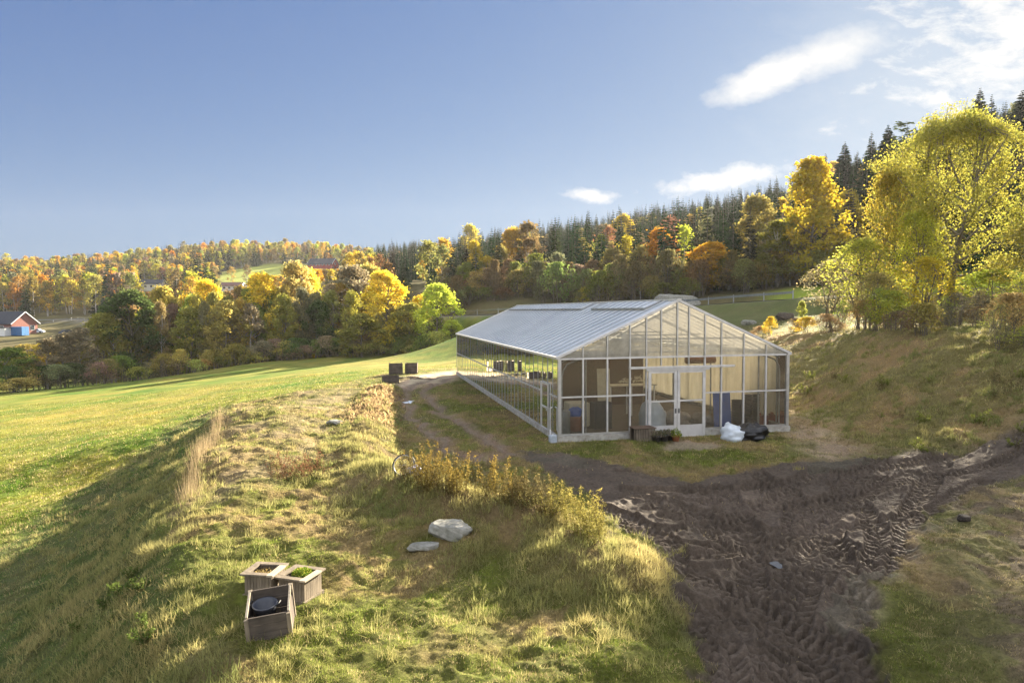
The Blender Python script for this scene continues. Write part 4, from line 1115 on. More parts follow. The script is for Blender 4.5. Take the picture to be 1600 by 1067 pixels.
# three pallet boxes at the far end of the track
def pallet_box(px, py, rz, w, d_, h, label, tip=0):
    p = gp(px, py); t = empty('pallet_box', p + Vector((0, d_/2, 0)), rz, label, 'wooden box', 'old wooden boxes by the field edge')
    t.location.z = gz1(t.location.x, t.location.y) - .03; t.rotation_euler = (tip, 0, rz)
    for s in range(2):
        for nm, mt, fn in (('front_boards', M['wood_dark'], lambda b: [b.box(-w/2, w/2, (-d_/2 if s == 0 else d_/2-.025), (-d_/2+.025 if s == 0 else d_/2), .1+k*(h-.1)/4, .1+(k+1)*(h-.1)/4-.012) for k in range(4)]),
                           ('side_boards', M['wood_pale'], lambda b: [b.box((-w/2-.02 if s == 0 else w/2-.004), (-w/2+.004 if s == 0 else w/2+.02), -d_/2+.03, d_/2-.03, .1+k*(h-.1)/4, .1+(k+1)*(h-.1)/4-.012) for k in range(4)])):
            prt(nm, fn, mt, t)
    for x in (-w/2, w/2):
        for y in (-d_/2, d_/2): prt('corner_post', lambda b: b.box(x-.045, x+.045, y-.045, y+.045, 0, h+.02), M['wood_dark'], t)
    prt('bottom', lambda b: b.box(-w/2+.05, w/2-.05, -d_/2+.05, d_/2-.05, .07, .10), M['wood_dark'], t)
    return t
pallet_box(617, 585, R(12), .92, .8, .85, 'tall dark box with pale side between two other boxes by the field')
pallet_box(642, 584, R(4), .84, .8, .85, 'dark slatted box standing rightmost of the three by the field')
pallet_box(609, 599, R(14), 1.0, .6, .52, 'low dark box with pale end, nearest of the three by the field')
b = MB(); rr = random.Random(9)
for k in range(22):
    x, y = rr.uniform(-1.3, 1.0), rr.uniform(-.6, .6); a = rr.uniform(-.5, .5); L_ = rr.uniform(.5, 1.2)
    b.bar((x - L_/2*math.cos(a), y - L_/2*math.sin(a), rr.uniform(.03, .22)), (x + L_/2*math.cos(a), y + L_/2*math.sin(a), rr.uniform(.03, .22)), rr.uniform(.04, .12), .03)
o = b.build('timber_pile', M['wood_dark']); p = gp(633, 592); o.location = p; tag(o, 'flat pile of dark broken boards between the three old boxes', 'boards')
# slatted crate, pots and bags at the door
t = empty('slatted_crate', gloc(3.05, -.62, 0), GHA, 'grey slatted wooden crate with a board lid left of the sliding doors', 'crate'); t.location.z = gz1(t.location.x, t.location.y) - .02
rr = random.Random(4)
for k in range(8):
    x = -.36 + k*.095; prt('slat', lambda b: b.box(x, x+.06, -.30, -.275, 0, .50 + rr.uniform(-.03, .02)), M['wood_grey'], t)
for y in (-.2, .2): prt('slat', lambda b: b.box(-.40, -.375, y-.04, y+.04, 0, .5), M['wood_grey'], t)
for y in (-.2, .0, .2): prt('slat', lambda b: b.box(.375, .40, y-.04, y+.04, 0, .5), M['wood_grey'], t)
prt('lid', lambda b: [b.box(-.42, .42, -.32+k*.16, -.32+k*.16+.15, .505, .53) for k in range(4)], M['brown'], t)
prt('back', lambda b: b.box(-.37, .37, .25, .27, 0, .5), M['wood_dark'], t)
def potted(u, v, r, h, mat, plant, label, seed, ph=.25):
    t = empty('potted_plant', gloc(u, v, 0), 0, label, 'potted plant', 'pots beside the greenhouse door'); t.location.z = gz1(t.location.x, t.location.y) - .01
    b = MB(); b.lathe([(0, 0), (r*.72, 0), (r*.95, h*.85), (r*1.05, h*.85), (r*1.05, h), (r*.9, h), (r*.85, h*.8), (0, h*.78)], 18); b.build('pot', mat, t, True)
    leafy_small('plant', 420, r*1.5, ph, plant, seed, .026, t, (0, 0, h*.8), .7)
potted(3.42, -1.0, .19, .25, M['pot'], [(.16, .12, .09), (.35, .28, .2), (.10, .12, .04)], 'dark pot of withered flowers in front of the slatted crate', 31)
potted(3.75, -.95, .18, .25, M['pot'], [(.14, .12, .07), (.25, .2, .13), (.07, .10, .03)], 'dark pot with dull leaves between two other pots', 32)
potted(4.02, -.82, .15, .22, M['pot'], [(.10, .12, .04), (.2, .16, .1)], 'small dark pot with dry leaves beside the terracotta pot', 33)
potted(4.22, -.95, .15, .22, M['terra'], [(.16, .24, .02), (.30, .34, .04), (.10, .14, .02)], 'orange terracotta pot with a round green shrub by the door', 34, .34)
o = crumple('bulk_bag', .44, .38, .66, 41, M['plastic_w'], None, .22, sag=.05, top=.45); o.location = gloc(6.60, -.85, 0); o.location.z = gz1(o.location.x, o.location.y) - .03; o.rotation_euler = (0, R(6), .5)
tag(o, 'crumpled pale blue white bag on the grass beside black plastic', 'bag')
o = crumple('bin_bag', .58, .42, .66, 44, M['plastic_k'], None, .28, n=44, m_=20, top=.35); o.location = gloc(7.32, -.95, 0); o.location.z = gz1(o.location.x, o.location.y) - .03; o.rotation_euler = (0, R(-5), -.3)
tag(o, 'heap of black plastic sheeting beside the pale bag', 'plastic heap')
# canister at the corner
t = empty('canister', gloc(-.22, -.02, 0), GHA + .2, 'pale blue canister under the downpipe at the greenhouse corner', 'canister'); t.location.z = gz1(t.location.x, t.location.y) - .02
prt('canister_body', lambda b: b.box(-.13, .13, -.11, .11, 0, .30), simple('pale_blue_plastic', (.45, .5, .56), .4), t, .03)
prt('cap', lambda b: b.lathe([(0, .34), (.03, .34), (.03, .30), (0, .30)], 12), M['white'], t)
# wheel and plastic scrap by the berm
t = ground_empty('wheel', 631, 741, 0, 'thin black wheel leaning in the grass by the dry weeds', 'wheel'); t.location.z += .22; t.rotation_euler = (R(58), R(12), R(-15))
b = MB(); b.ring(.27, .016, 36, 8); b.build('tyre', M['rubber'], t, True)
b = MB(); b.ring(.245, .009, 36, 6); b.build('rim', M['alu'], t, True)
b = MB(); [b.tube([(0, 0, 0), (.24*math.cos(a), .24*math.sin(a), 0)], .0015, 4) for a in np.linspace(0, 6.283, 19)[:-1]]; b.lathe([(0, -.02), (.018, -.02), (.018, .02), (0, .02)], 10); b.build('spokes', M['alu'], t)
o = crumple('plastic_bag', .17, .10, .24, 51, simple('lilac_plastic', (.5, .48, .62), .4), None, .35); p = gp(646, 742); o.location = p; o.rotation_euler = (.3, .5, .3); tag(o, 'small lilac white plastic bag between the wheel and the weeds', 'bag')
# rocks
def rock(px, py, sx, sy, sz, seed, label, name='rock', mat='rock', sink=.3, cat='rock', group=None):
    r = random.Random(seed); n, m_ = 26, 14; vs = []; fs = []
    planes = [(Vector((r.gauss(0, 1), r.gauss(0, 1), r.gauss(0, .8))).normalized(), r.uniform(.62, .9)) for _ in range(11)] + [(Vector((.1, -.1, 1)).normalized(), .6)]
    for j in range(m_+1):
        for i in range(n):
            th = math.pi*j/m_; ph = 2*math.pi*i/n
            d = Vector((math.sin(th)*math.cos(ph), math.sin(th)*math.sin(ph), math.cos(th)))
            rad = min([1] + [k/max(.05, d.dot(pn)) for pn, k in planes if d.dot(pn) > 0])
            rad *= 1 + (float(vnoise(np.array([d.x*4+seed+d.z*3]), np.array([d.y*4+d.z*2]), seed)[0])-.5)*.10
            vs.append((d.x*rad*sx, d.y*rad*sy, d.z*rad*sz))
    for j in range(m_):
        for i in range(n): fs.append((j*n+i, (j+1)*n+i, (j+1)*n+(i+1) % n, j*n+(i+1) % n))
    o = MB().add(vs, fs).build(name, M[mat], None, False); p = gp(px, py); o.location = (p.x, p.y + sy*.4, gz1(p.x, p.y+sy*.4) + sz*(.45-sink)); o.rotation_euler = (0, 0, r.uniform(-.5, .5))
    return tag(o, label, cat, group)
rock(706, 842, .50, .36, .24, 3, 'large pale flat boulder in the shaded grass below the dry weeds', sink=.12)
rock(662, 858, .34, .2, .12, 8, 'small flat stone in the grass below left of the large boulder', sink=.3)
rock(522, 663, .32, .2, .14, 14, 'small grey stone on the plot at the foot of the dry grass ridge', sink=.1)
rock(1508, 817, .16, .12, .12, 17, 'dark clod lying alone on the thin turf at the right', 'clod', 'soil', .0, 'clod')
rock(1172, 508, .75, .5, .40, 19, 'dark boulder on the grassy shelf just right of the greenhouse gable', sink=.0)
rock(1228, 500, .95, .6, .6, 23, 'large brown boulder among brush under the guard rail', 'rock', 'wood_dark', .0)
rock(1050, 478, 3.7, 1.2, 2.3, 29, 'pale grey rock outcrop behind the greenhouse ridge', 'rock_outcrop', 'rock', .1, 'outcrop').location = (P(1052, 478, 93).x, 93, gz1(P(1052, 478, 93).x, 93) + .5)
# flat sheet lying on the wheel track and the puddle
p = gp(634, 630); b = MB(); n = 8; vs = []; fs = []; rr = random.Random(2)
for j in range(n):
    for i in range(n): vs.append((-.42+.84*i/(n-1)+rr.uniform(-.04, .04), -.55+1.1*j/(n-1)+rr.uniform(-.05, .05), .03+rr.uniform(0, .03)))
for j in range(n-1):
    for i in range(n-1): a = j*n+i; fs.append((a, a+1, a+n+1, a+n))
o = MB().add(vs, fs).build('plastic_sheet', M['plastic_w'], None, True); o.location = p; tag(o, 'white plastic sheet lying on the wheel track', 'sheet')
pm, n, l = new_mat('puddle_water'); pb = N(n, 'ShaderNodeBsdfPrincipled'); pb.inputs['Base Color'].default_value = (.06, .05, .04, 1); pb.inputs['Roughness'].default_value = .04; ou = N(n, 'ShaderNodeOutputMaterial'); l.new(pb.outputs[0], ou.inputs[0])
p = gp(1214, 886); vs = [(0, 0, 0)] + [(.10*math.cos(a)*(1+.3*math.sin(3*a)), .22*math.sin(a)*(1+.2*math.sin(2*a+1)), 0) for a in np.linspace(0, 6.283, 25)[:-1]]
o = MB().add(vs, [(0, i+1, (i+1) % 24+1) for i in range(24)]).build('puddle', pm); o.location = p + Vector((0, 0, .012)); tag(o, kind='structure')
# ------------------------------------------------------------------ trees
def tube_np(V, Fc, pts, rads, n=5):
    pts = np.asarray(pts); b = sum(len(v) for v in V)
    d = np.gradient(pts, axis=0); d /= np.linalg.norm(d, axis=1)[:, None] + 1e-9
    ref = np.array([0.3, 0.9, 0.1]) if abs(d[0][1]) < .8 else np.array([.9, .1, .3])
    u = np.cross(d, ref); u /= np.linalg.norm(u, axis=1)[:, None] + 1e-9; w = np.cross(d, u)
    a = np.arange(n) * 2 * np.pi / n
    v = pts[:, None] + (u[:, None] * np.cos(a)[None, :, None] + w[:, None] * np.sin(a)[None, :, None]) * np.asarray(rads)[:, None, None]
    V.append(v.reshape(-1, 3)); m_ = len(pts); i = np.arange(m_-1)[:, None] * n + np.arange(n)[None]; j = np.arange(m_-1)[:, None] * n + (np.arange(n)[None]+1) % n
    Fc.append(np.stack([i, j, j+n, i+n], -1).reshape(-1, 4) + b)
def broadleaf(seed, h=12., w=6., t0=.18, nl=3000, leaf=.2, limbs=26, subs=4, sparse=.0, shape=.7, stems=1, trunk_r=None, topcol=None, lowcol=None, up=.6, clump=.35, nsides=5, pw=.75, rag=.32):
    r = np.random.default_rng(seed); V = []; Fc = []; anchors = []; wts = []
    trunk_r = trunk_r or h * .013
    def fit(p, k=1.0):
        z_ = np.clip(p[:, 2] / h, 0, 1); q_ = np.clip((z_ - t0 * .5) / (1 - t0 * .5), 0, 1); a_ = np.arctan2(p[:, 1], p[:, 0])
        o_ = .08 if t0 > .07 else .26; lm = k * w / 2 * np.maximum(.06, np.sin(np.pi * np.clip(q_ ** shape * (1 - o_) + o_, 0, 1))) ** pw * (1 + rag * 2 * (vnoise(a_ * 1.4 + 9, q_ * 5, seed) - .5))
        rd = np.hypot(p[:, 0], p[:, 1]) + 1e-6; m_ = np.where(rd > lm, lm / rd, 1); p[:, 0] *= m_; p[:, 1] *= m_
        p[:, 2] = np.where(p[:, 2] > .9 * h, .9 * h + (p[:, 2] - .9 * h) * .6, p[:, 2]); return p
    for st in range(stems):
        hh = h * (1 - .12 * st * r.random()); base = np.array([r.normal() * .3, r.normal() * .3, 0]) * (stems > 1)
        lean = r.normal(size=2) * .04 * hh + (r.normal(size=2) * .12 * hh if stems > 1 else 0)
        K = 9; t = np.linspace(0, 1, K)
        tr = np.stack([base[0] + lean[0]*t**1.3 + np.cumsum(r.normal(size=K))*hh*.006, base[1] + lean[1]*t**1.3 + np.cumsum(r.normal(size=K))*hh*.006, t*hh*.9 - .15], -1)
        tube_np(V, Fc, tr, trunk_r*(1-t*.88)*(1.25 if False else 1) + .012, nsides + 1)
        nlb = limbs // stems
        for i in range(nlb):
            tt = t0 + (1 - t0) * ((i + r.random()) / nlb) ** .9 * .96
            p0 = np.array([np.interp(tt*hh*1.0, tr[:, 2], tr[:, c]) for c in range(3)])
            q = (tt - t0) / (1 - t0)
            rad = w/2 * (max(.05, math.sin(math.pi * min(1, q ** shape * (.93 if t0 > .07 else .76) + (.07 if t0 > .07 else .24))))) ** .7 * (.75 + .5*r.random()) / (1 if stems == 1 else 1.25)
            az = i * 2.4 + r.normal() * .5 ; el = up * .75 + (1.25 - up * .75) * q ** 1.5 + r.normal()*.15
            dirv = np.array([math.cos(az)*math.cos(el), math.sin(az)*math.cos(el), math.sin(el)])
            L = rad / max(.35, math.cos(el)); L = min(L, (h - p0[2]) / max(.2, math.sin(el)) * .92 + .2)
            k = 6; s = np.linspace(0, 1, k)[:, None]
            lb = p0 + dirv * L * s + np.array([0, 0, 1]) * (s**2) * L * .12 + np.cumsum(r.normal(size=(k, 3)), 0) * L * .035
            lb = fit(lb)
            tube_np(V, Fc, lb, trunk_r * .42 * (1-q*.5) * (1 - s[:, 0]*.85) + .006, max(3, nsides-1))
            for j in range(subs):
                ss = .3 + .7 * r.random(); a0 = np.array([np.interp(ss, s[:, 0], lb[:, c]) for c in range(3)])
                dd = dirv + r.normal(size=3)*.75; dd[2] += .15; dd /= np.linalg.norm(dd)
                l2 = L * (.22 + .28*r.random()); s2 = np.linspace(0, 1, 4)[:, None]
                sb = a0 + dd*l2*s2 + np.cumsum(r.normal(size=(4, 3)), 0)*l2*.06
                sb = fit(sb, 1.08)
                tube_np(V, Fc, sb, .010*h/12*(1.5-s2[:, 0])*1.2, 3)
                anchors += [sb[1], sb[2], sb[3], sb[3]]; wts += [L] * 4
            anchors += [lb[3], lb[4], lb[5], lb[5]]; wts += [L] * 4
    A = np.array(anchors); W_ = np.array(wts) ** 1.15
    if sparse: kp = r.random(len(A)) > sparse; A = A[kp]; W_ = W_[kp]
    W_ /= W_.sum()
    cshade = .72 + .5 * r.random(len(A)); chue = r.normal(size=len(A))
    k = r.choice(len(A), nl, p=W_)
    c = A[k] + r.normal(size=(nl, 3)) * clump * (h/12) * np.array([1, 1, .75])
    ok = (c[:, 2] > h * .03) & (c[:, 2] < h * 1.04); c = c[ok]; k = k[ok]; nl = len(c)
    lv, lf = leaves_geo(c, leaf, r, .62)
    zz = np.clip(c[:, 2] / h, 0, 1)[:, None]
    col = np.ones((nl, 3)) * (cshade[k] * (.75 + .5*r.random(nl)))[:, None]
    hue = (chue[k] * .6 + r.normal(size=nl) * .4)[:, None] * np.array([.10, .02, -.05]); col = col * (1 + hue)
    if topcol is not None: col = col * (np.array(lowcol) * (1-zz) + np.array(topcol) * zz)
    TV = np.concatenate(V); TF = np.concatenate(Fc)
    return TV, TF, lv, lf, np.clip(np.repeat(col, 4, 0), .02, 3)
def conifer(seed, h=16., w=4.5, t0=.1, levels=34, per=7, blades=8, droop=.35, gap=0., pine=False):
    r = np.random.default_rng(seed); V = []; Fc = []
    t = np.linspace(0, 1, 6); tube_np(V, Fc, np.stack([t*0, t*0, t*h - .2], -1), h*.011*(1-t*.93)+.01, 5)
    cs = []; ds = []; ss = []; cc = []
    for i in range(levels):
        q = i/(levels-1); z = h*(t0 + (1-t0)*q**.92)
        if pine and q < .45: continue
        rad = (w/2*((1-q)**1.12) + .04) if not pine else w/2*math.sin(math.pi*min(1, (q-.4)*1.5))**.6*(.6+.6*r.random()) + .3
        for j in range(per):
            if r.random() < gap + .55 * q ** 3: continue
            az = r.random()*6.283; L = rad*(.5+.6*r.random()); el = (-droop*(1-q) + .25*q) + r.normal()*.1
            d = np.array([math.cos(az)*math.cos(el), math.sin(az)*math.cos(el), math.sin(el)])
            zj = r.normal() * h * .012 * (1 - q)
            for b in range(blades):
                s = (b+.5)/blades; p = np.array([0, 0, z + zj]) + d*L*s + np.array([0, 0, -1])*abs(L)*.08*math.sin(s*3)
                cs.append(p); ds.append(d); ss.append((1 if pine else .10+1.05*(1-q)**.8)*(.16+.16*(1-abs(s-.5)))*(w/4.5)*(1+.5*(not pine))); cc.append(.65+.5*r.random()+.25*s)
    c = np.array(cs); n = len(c); s = np.array(ss)[:, None]*2.0*(.7+.6*r.random((n, 1))); d = np.array(ds)
    side = np.cross(d, [0, 0, 1]); side /= np.linalg.norm(side, axis=1)[:, None]+1e-9
    a = r.normal(size=(n, 1)); dd = d*.7 + side*a*.7 + np.array([0, 0, -.35]); dd /= np.linalg.norm(dd, axis=1)[:, None]
    e = np.cross(dd, r.normal(size=(n, 3))); e /= np.linalg.norm(e, axis=1)[:, None]
    v = np.stack([c, c+dd*s*.5+e*s*.30, c+dd*s*1.25, c+dd*s*.5-e*s*.30], 1).reshape(-1, 3)
    col = np.repeat(np.array(cc)[:, None]*np.ones((1, 3)), 4, 0)
    return np.concatenate(V), np.concatenate(Fc), v, np.arange(4*n).reshape(-1, 4), col
def proto(name, gen, bark, leafm):
    TV, TF, lv, lf, col = gen
    tm = mesh_np(name + '_trunk', TV, TF, [bark], True)
    cm = mesh_np(name + '_crown', lv, lf, [leafm]); put_col(cm, 'leafcol', col)
    return tm, cm
def proto_one(name, gen, bark, leafm):
    """trunk and crown in one mesh, for trees seen from hundreds of metres"""
    TV, TF, lv, lf, col = gen
    nT = len(TV); me = mesh_np(name, np.concatenate([TV, lv]), [np.concatenate([TF, lf + nT])], [bark, leafm], False, np.concatenate([np.zeros(len(TF)), np.ones(len(lf))]))
    put_col(me, 'leafcol', np.concatenate([np.ones((nT, 3)), col]))
    return me
MIDB = [(proto('mid_tree_%d' % i, broadleaf(100+i, 12, w, t0, nl, .15, 30, 4, sp, shp, clump=.30, pw=.6), M['bark_birch'] if i % 2 else M['bark'], M['leaf'])) for i, (w, t0, nl, sp, shp) in enumerate(
    [(5.0, .05, 9000, .1, .85), (4.2, .05, 8500, .15, .85), (6.2, .04, 11000, .1, .85), (5.4, .06, 6200, .25, .85), (5.6, .03, 9000, .15, .95), (3.8, .06, 5200, .3, .85)])]
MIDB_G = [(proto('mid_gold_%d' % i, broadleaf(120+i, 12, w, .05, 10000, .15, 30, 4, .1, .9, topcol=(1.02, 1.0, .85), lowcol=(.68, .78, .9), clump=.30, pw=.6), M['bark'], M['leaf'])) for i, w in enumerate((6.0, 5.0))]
BUSH = [proto('bush_%d' % i, broadleaf(140+i, 3.0, 3.6, .02, 2600, .085, 22, 3, .1, .9, stems=4, trunk_r=.03, up=.8, clump=1.0), M['bark'], M['leaf']) for i in range(3)]
FARB = [proto_one('far_leafy_%d' % i, broadleaf(160+i, 12, w, t0, nl, .30, 13, 2, .1, shp, clump=.55, nsides=4), M['bark_birch'], M['leaf']) for i, (w, t0, nl, shp) in enumerate([(5.0, .15, 950, .8), (6.5, .1, 1200, .85), (4.2, .2, 800, .7), (5.5, .2, 600, .8)])]
FARC = [proto_one('far_spruce_%d' % i, conifer(180+i, 16, w, .05, 26, 9, 5, .35, g*.5), M['bark'], M['needle']) for i, (w, g) in enumerate([(4.8, 0), (5.6, .1), (4.0, .1), (5.0, .25)])]
MIDC = [proto('spruce_%d' % i, conifer(190+i, 16, w, .05, 46, 12, 8, .35, g*.6), M['bark'], M['needle']) for i, (w, g) in enumerate([(5.4, .1), (4.4, .3), (6.4, .1)])]
PINE = proto('pine', conifer(197, 16, 5, .05, 40, 7, 6, -.1, .2, True), M['bark'], M['needle'])
T = dict(gold=(.52, .40, .045), yellow=(.54, .45, .06), orange=(.55, .27, .03), rust=(.38, .15, .04), olive=(.20, .19, .04), green=(.12, .16, .03), lime=(.34, .38, .05),
         brown=(.22, .145, .06), grey=(.20, .165, .10), spruce=(.035, .050, .022), darkgreen=(.06, .085, .025), dull=(.30, .25, .07))
def jit(c, r, a=.15): return [max(.01, x * (1 + r.uniform(-a, a))) for x in c]
def tree(kind, x, y, h, w, tint, label, cat='tree', name='autumn_tree', group=None, rz=None, z=None):
    """thing > trunk, crown.  h and w are the height and crown width in metres"""
    tm, cm = kind; z = gz1(x, y) if z is None else z
    dim = MESH_DIM.setdefault(cm.name, None)
    if dim is None:
        co = np.empty(len(cm.vertices)*3, np.float32); cm.vertices.foreach_get('co', co); co = co.reshape(-1, 3)
        dim = (np.percentile(co[:, 2], 99.5), np.percentile(np.hypot(co[:, 0], co[:, 1]), 96) * 2); MESH_DIM[cm.name] = dim
    t = empty(name, (x, y, z - .05), RNG.random()*6.28 if rz is None else rz, label, cat, group)
    s = h / dim[0]; sw = w / dim[1]; t.scale = (sw, sw, s); t['tint'] = list(tint)
    a = link('trunk', tm, t); c = link('crown', cm, t); c['tint'] = list(tint); a['tint'] = list(tint)
    return t
MESH_DIM = {}
def tree_px(kind, px, top, Y, wpx, tint, label, name='autumn_tree', cat='tree', group=None):
    q = P(px, top, Y); g_ = gz1(q.x, Y)
    return tree(kind, q.x, Y, max(1.0, q.z - g_), wpx / F * Y, T[tint] if isinstance(tint, str) else tint, label, cat, name, group)

# the row of trees along the lower edge of the meadow
rowg = 'trees lining the lower edge of the meadow'
ROW = [ # kind, px, top, Y, width px, tint, label
 (MIDB[3], 22, 543, 84, 62, 'green', 'small grey green tree at the left edge of the photo'),
 (MIDB[5], 72, 528, 86, 40, 'grey', 'thin nearly bare tree second from the left below the brick house'),
 (MIDB[5], 100, 520, 88, 40, 'grey', 'thin nearly bare tree with a dark stem below the blue container'),
 (MIDB[3], 128, 512, 90, 50, 'grey', 'grey brown half bare tree left of the big dark green one'),
 (MIDB[4], 160, 490, 94, 62, 'olive', 'olive bushy tree at the left shoulder of the big dark green one'),
 (MIDB[2], 205, 455, 97, 92, 'darkgreen', 'broad dark green tree, widest of the row by the meadow'),
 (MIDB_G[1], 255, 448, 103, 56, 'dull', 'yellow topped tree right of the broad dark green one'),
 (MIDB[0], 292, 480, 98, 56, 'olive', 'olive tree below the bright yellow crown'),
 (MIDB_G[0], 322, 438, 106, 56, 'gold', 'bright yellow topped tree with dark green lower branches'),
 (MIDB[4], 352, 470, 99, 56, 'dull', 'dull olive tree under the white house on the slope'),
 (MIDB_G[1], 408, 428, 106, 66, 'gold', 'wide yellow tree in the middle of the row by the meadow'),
 (MIDB[3], 385, 475, 101, 50, 'grey', 'grey brown tree in front of the wide yellow one'),
 (MIDB[3], 456, 410, 110, 66, (.34,.27,.09), 'tall greyish yellow tree just left of the red barn'),
 (MIDB[0], 440, 460, 101, 44, 'olive', 'olive tree below the tall greyish yellow one'),
 (MIDB[1], 480, 424, 113, 44, 'yellow', 'slim yellow tree directly left of the red barn'),
 (MIDB[2], 500, 470, 103, 50, 'darkgreen', 'dark green tree under the red barn'),
 (MIDB[3], 545, 416, 107, 82, 'grey', 'large grey brown half bare tree right of the red barn'),
 (MIDB[1], 578, 414, 112, 50, 'dull', 'pale yellow slim tree beside the large grey brown one'),
 (MIDB_G[0], 598, 424, 101, 70, 'gold', 'orange topped maple brightest in the row by the meadow'),
 (MIDB[4], 565, 490, 98, 60, 'olive', 'olive bushy tree in front of the orange topped maple'),
 (MIDB[2], 640, 474, 100, 60, 'olive', 'rounded green willow between the maple and the light green tree'),
 (MIDB[1], 655, 462, 106, 34, 'gold', 'small golden tree behind the rounded green willow'),
 (MIDB[4], 683, 444, 99, 62, 'lime', 'light green yellow tree at the right end of the row'),
 (MIDB[4], 706, 500, 97, 36, 'lime', 'low light green tree touching the far greenhouse corner'),
]
for k, px, top, Y, w_, ti, lab in ROW: tree_px(k, px, top, Y, w_ * 1.15, [c * 1.55 for c in (T[ti] if isinstance(ti, str) else ti)], lab, group=rowg)
rr = random.Random(77)
lab_b = 'low brown green bush at the foot of the tree row by the meadow'
for i in range(46):
    px = -20 + i * 16 + rr.uniform(-6, 6)
    Yb = np.interp(px, [0, 200, 400, 560, 700], [82, 92, 99, 101, 97]) + rr.uniform(-3, 1)
    q = P(px, 560, Yb); tree(BUSH[i % 3], q.x, Yb, rr.uniform(1.6, 3.6), rr.uniform(3.0, 5.0), [c * 1.9 for c in jit(rr.choice([T['olive'], T['brown'], T['darkgreen'], T['grey'], T['green'], T['dull']]), rr)], lab_b, 'bush', 'bush', 'bushes at the foot of the tree row')
for i in range(34):
    px = 150 + i * 16.8 + rr.uniform(-6, 6); Yb = float(np.interp(px, [0, 200, 400, 560, 720], [84, 94, 101, 103, 98])) + rr.uniform(0, 6)
    topy = float(np.interp(px, [120, 200, 260, 330, 450, 560, 640, 720], [530, 478, 462, 455, 442, 445, 480, 505])) + rr.uniform(-4, 34)
    tree_px(MIDB[[1, 5, 3, 0][i % 4]], px, topy, Yb, rr.uniform(30, 44), jit(rr.choice([(.34, .32, .08), (.42, .36, .09), (.30, .27, .12), (.28, .30, .07), (.46, .38, .07), (.33, .28, .16)]), rr), 'upright olive yellow tree crowded into the front row by the meadow', group='upright trees of the front row')
# second row behind, filling the valley
for i in range(56):
    px = -30 + i * 13.4 + rr.uniform(-8, 8); Yb = rr.uniform(108, 140)
    topy = np.interp(px, [0, 120, 200, 320, 450, 560, 640, 700], [560, 545, 470, 450, 432, 428, 462, 475]) + rr.uniform(4, 34)
    if px < 150: topy = rr.uniform(530, 562)
    tree_px(MIDB[i % 6], px, topy, Yb, rr.uniform(48, 66) * .9, jit(rr.choice([(.3, .28, .06), T['dull'], T['gold'], (.32, .22, .09), (.3, .25, .14), T['dull'], (.36, .34, .06)]), rr), 'tree half hidden behind the front row by the meadow', group='trees behind the front row')
# trees on the hill foot behind the road
HF = [
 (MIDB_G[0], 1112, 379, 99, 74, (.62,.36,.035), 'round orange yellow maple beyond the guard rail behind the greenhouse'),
 (MIDB[1], 1030, 358, 112, 50, 'orange', 'upright orange tree left of the round maple'),
 (MIDB[1], 1046, 372, 108, 34, 'rust', 'rust red tree touching the upright orange one'),
 (MIDB[0], 962, 388, 118, 56, 'dull', 'dull yellow tree on the hill foot above the roof vents'),
 (MIDB_G[1], 1268, 248, 88, 92, (.54,.40,.035), 'tall golden poplar above the right end of the guard rail'),
 (MIDB[1], 1185, 306, 104, 60, 'dull', 'leaning pale yellow tree left of the tall golden poplar'),
 (MIDB[3], 1215, 345, 92, 62, 'olive', 'olive tree in front of the leaning pale yellow one'),
 (MIDB[4], 1165, 405, 94, 60, 'brown', 'brown leafy tree right of the round maple'),
 (MIDB[5], 740, 376, 140, 30, 'gold', 'slender golden birch with a pale stem, leftmost on the dark hill'),
 (MIDB[5], 781, 383, 132, 30, 'dull', 'slender faded birch right of the leftmost golden birch'),
 (MIDB[1], 800, 358, 150, 40, (.50,.32,.05), 'pale orange birch on the hill above the far roof end'),
 (MIDB[3], 832, 372, 140, 46, 'brown', 'bare brown tree with many stems on the dark hill'),
 (MIDB[5], 760, 400, 130, 26, 'gold', 'small golden birch between the two slender birches'),
 (MIDB[2], 975, 336, 210, 44, 'gold', 'broad golden crown high on the dark hill'),
 (MIDB[1], 735, 352, 330, 36, 'yellow', 'bright yellow crown on the hill skyline'),
 (MIDB[1], 805, 356, 260, 34, 'gold', 'golden crown below the hill skyline'),
 (MIDB[3], 910, 372, 150, 30, 'dull', 'thin faded birch in the middle of the dark hill'),
 (MIDB[4], 912, 448, 108, 20, 'yellow', 'small bright yellow shrub above the roof ridge'),
]
for k, px, top, Y, w_, ti, lab in HF: tree_px(k, px, top, Y, w_ * 1.1, ti, lab, group='single trees on the hill foot')
for i in range(44):
    px = 705 + i * 13 + rr.uniform(-6, 6); Yb = float(np.interp(px, [700, 880, 1060, 1270, 1400], [128, 116, 100, 89, 88])) + rr.uniform(0, 10)
    topy = rr.uniform(405, 445)
    tree_px(MIDB[[3, 5, 4, 0][i % 4]], px, topy, Yb, rr.uniform(34, 56), jit(rr.choice([T['brown'], (.24,.16,.08), (.26,.20,.10), T['olive'], (.20,.16,.07)]), rr), 'brown half bare tree in the thicket along the hill foot', group='thicket along the hill foot')
for i in range(70):
    px = 700 + i * 9.6 + rr.uniform(-5, 5); Yb = float(np.interp(px, [700, 880, 1060, 1270, 1400], [121, 110, 96, 84, 82])) + rr.uniform(0, 7)
    q = P(px, 470, Yb); tree(BUSH[i % 3], q.x, Yb, rr.uniform(2.2, 7.5), rr.uniform(3, 6), jit(rr.choice([T['brown'], (.20,.15,.075), (.26,.21,.12), T['olive'], (.17,.14,.06), (.33,.26,.09), (.24,.25,.07)]), rr), 'dull brown bush at the edge of the wood behind the road', 'bush', 'bush', 'bushes behind the road')
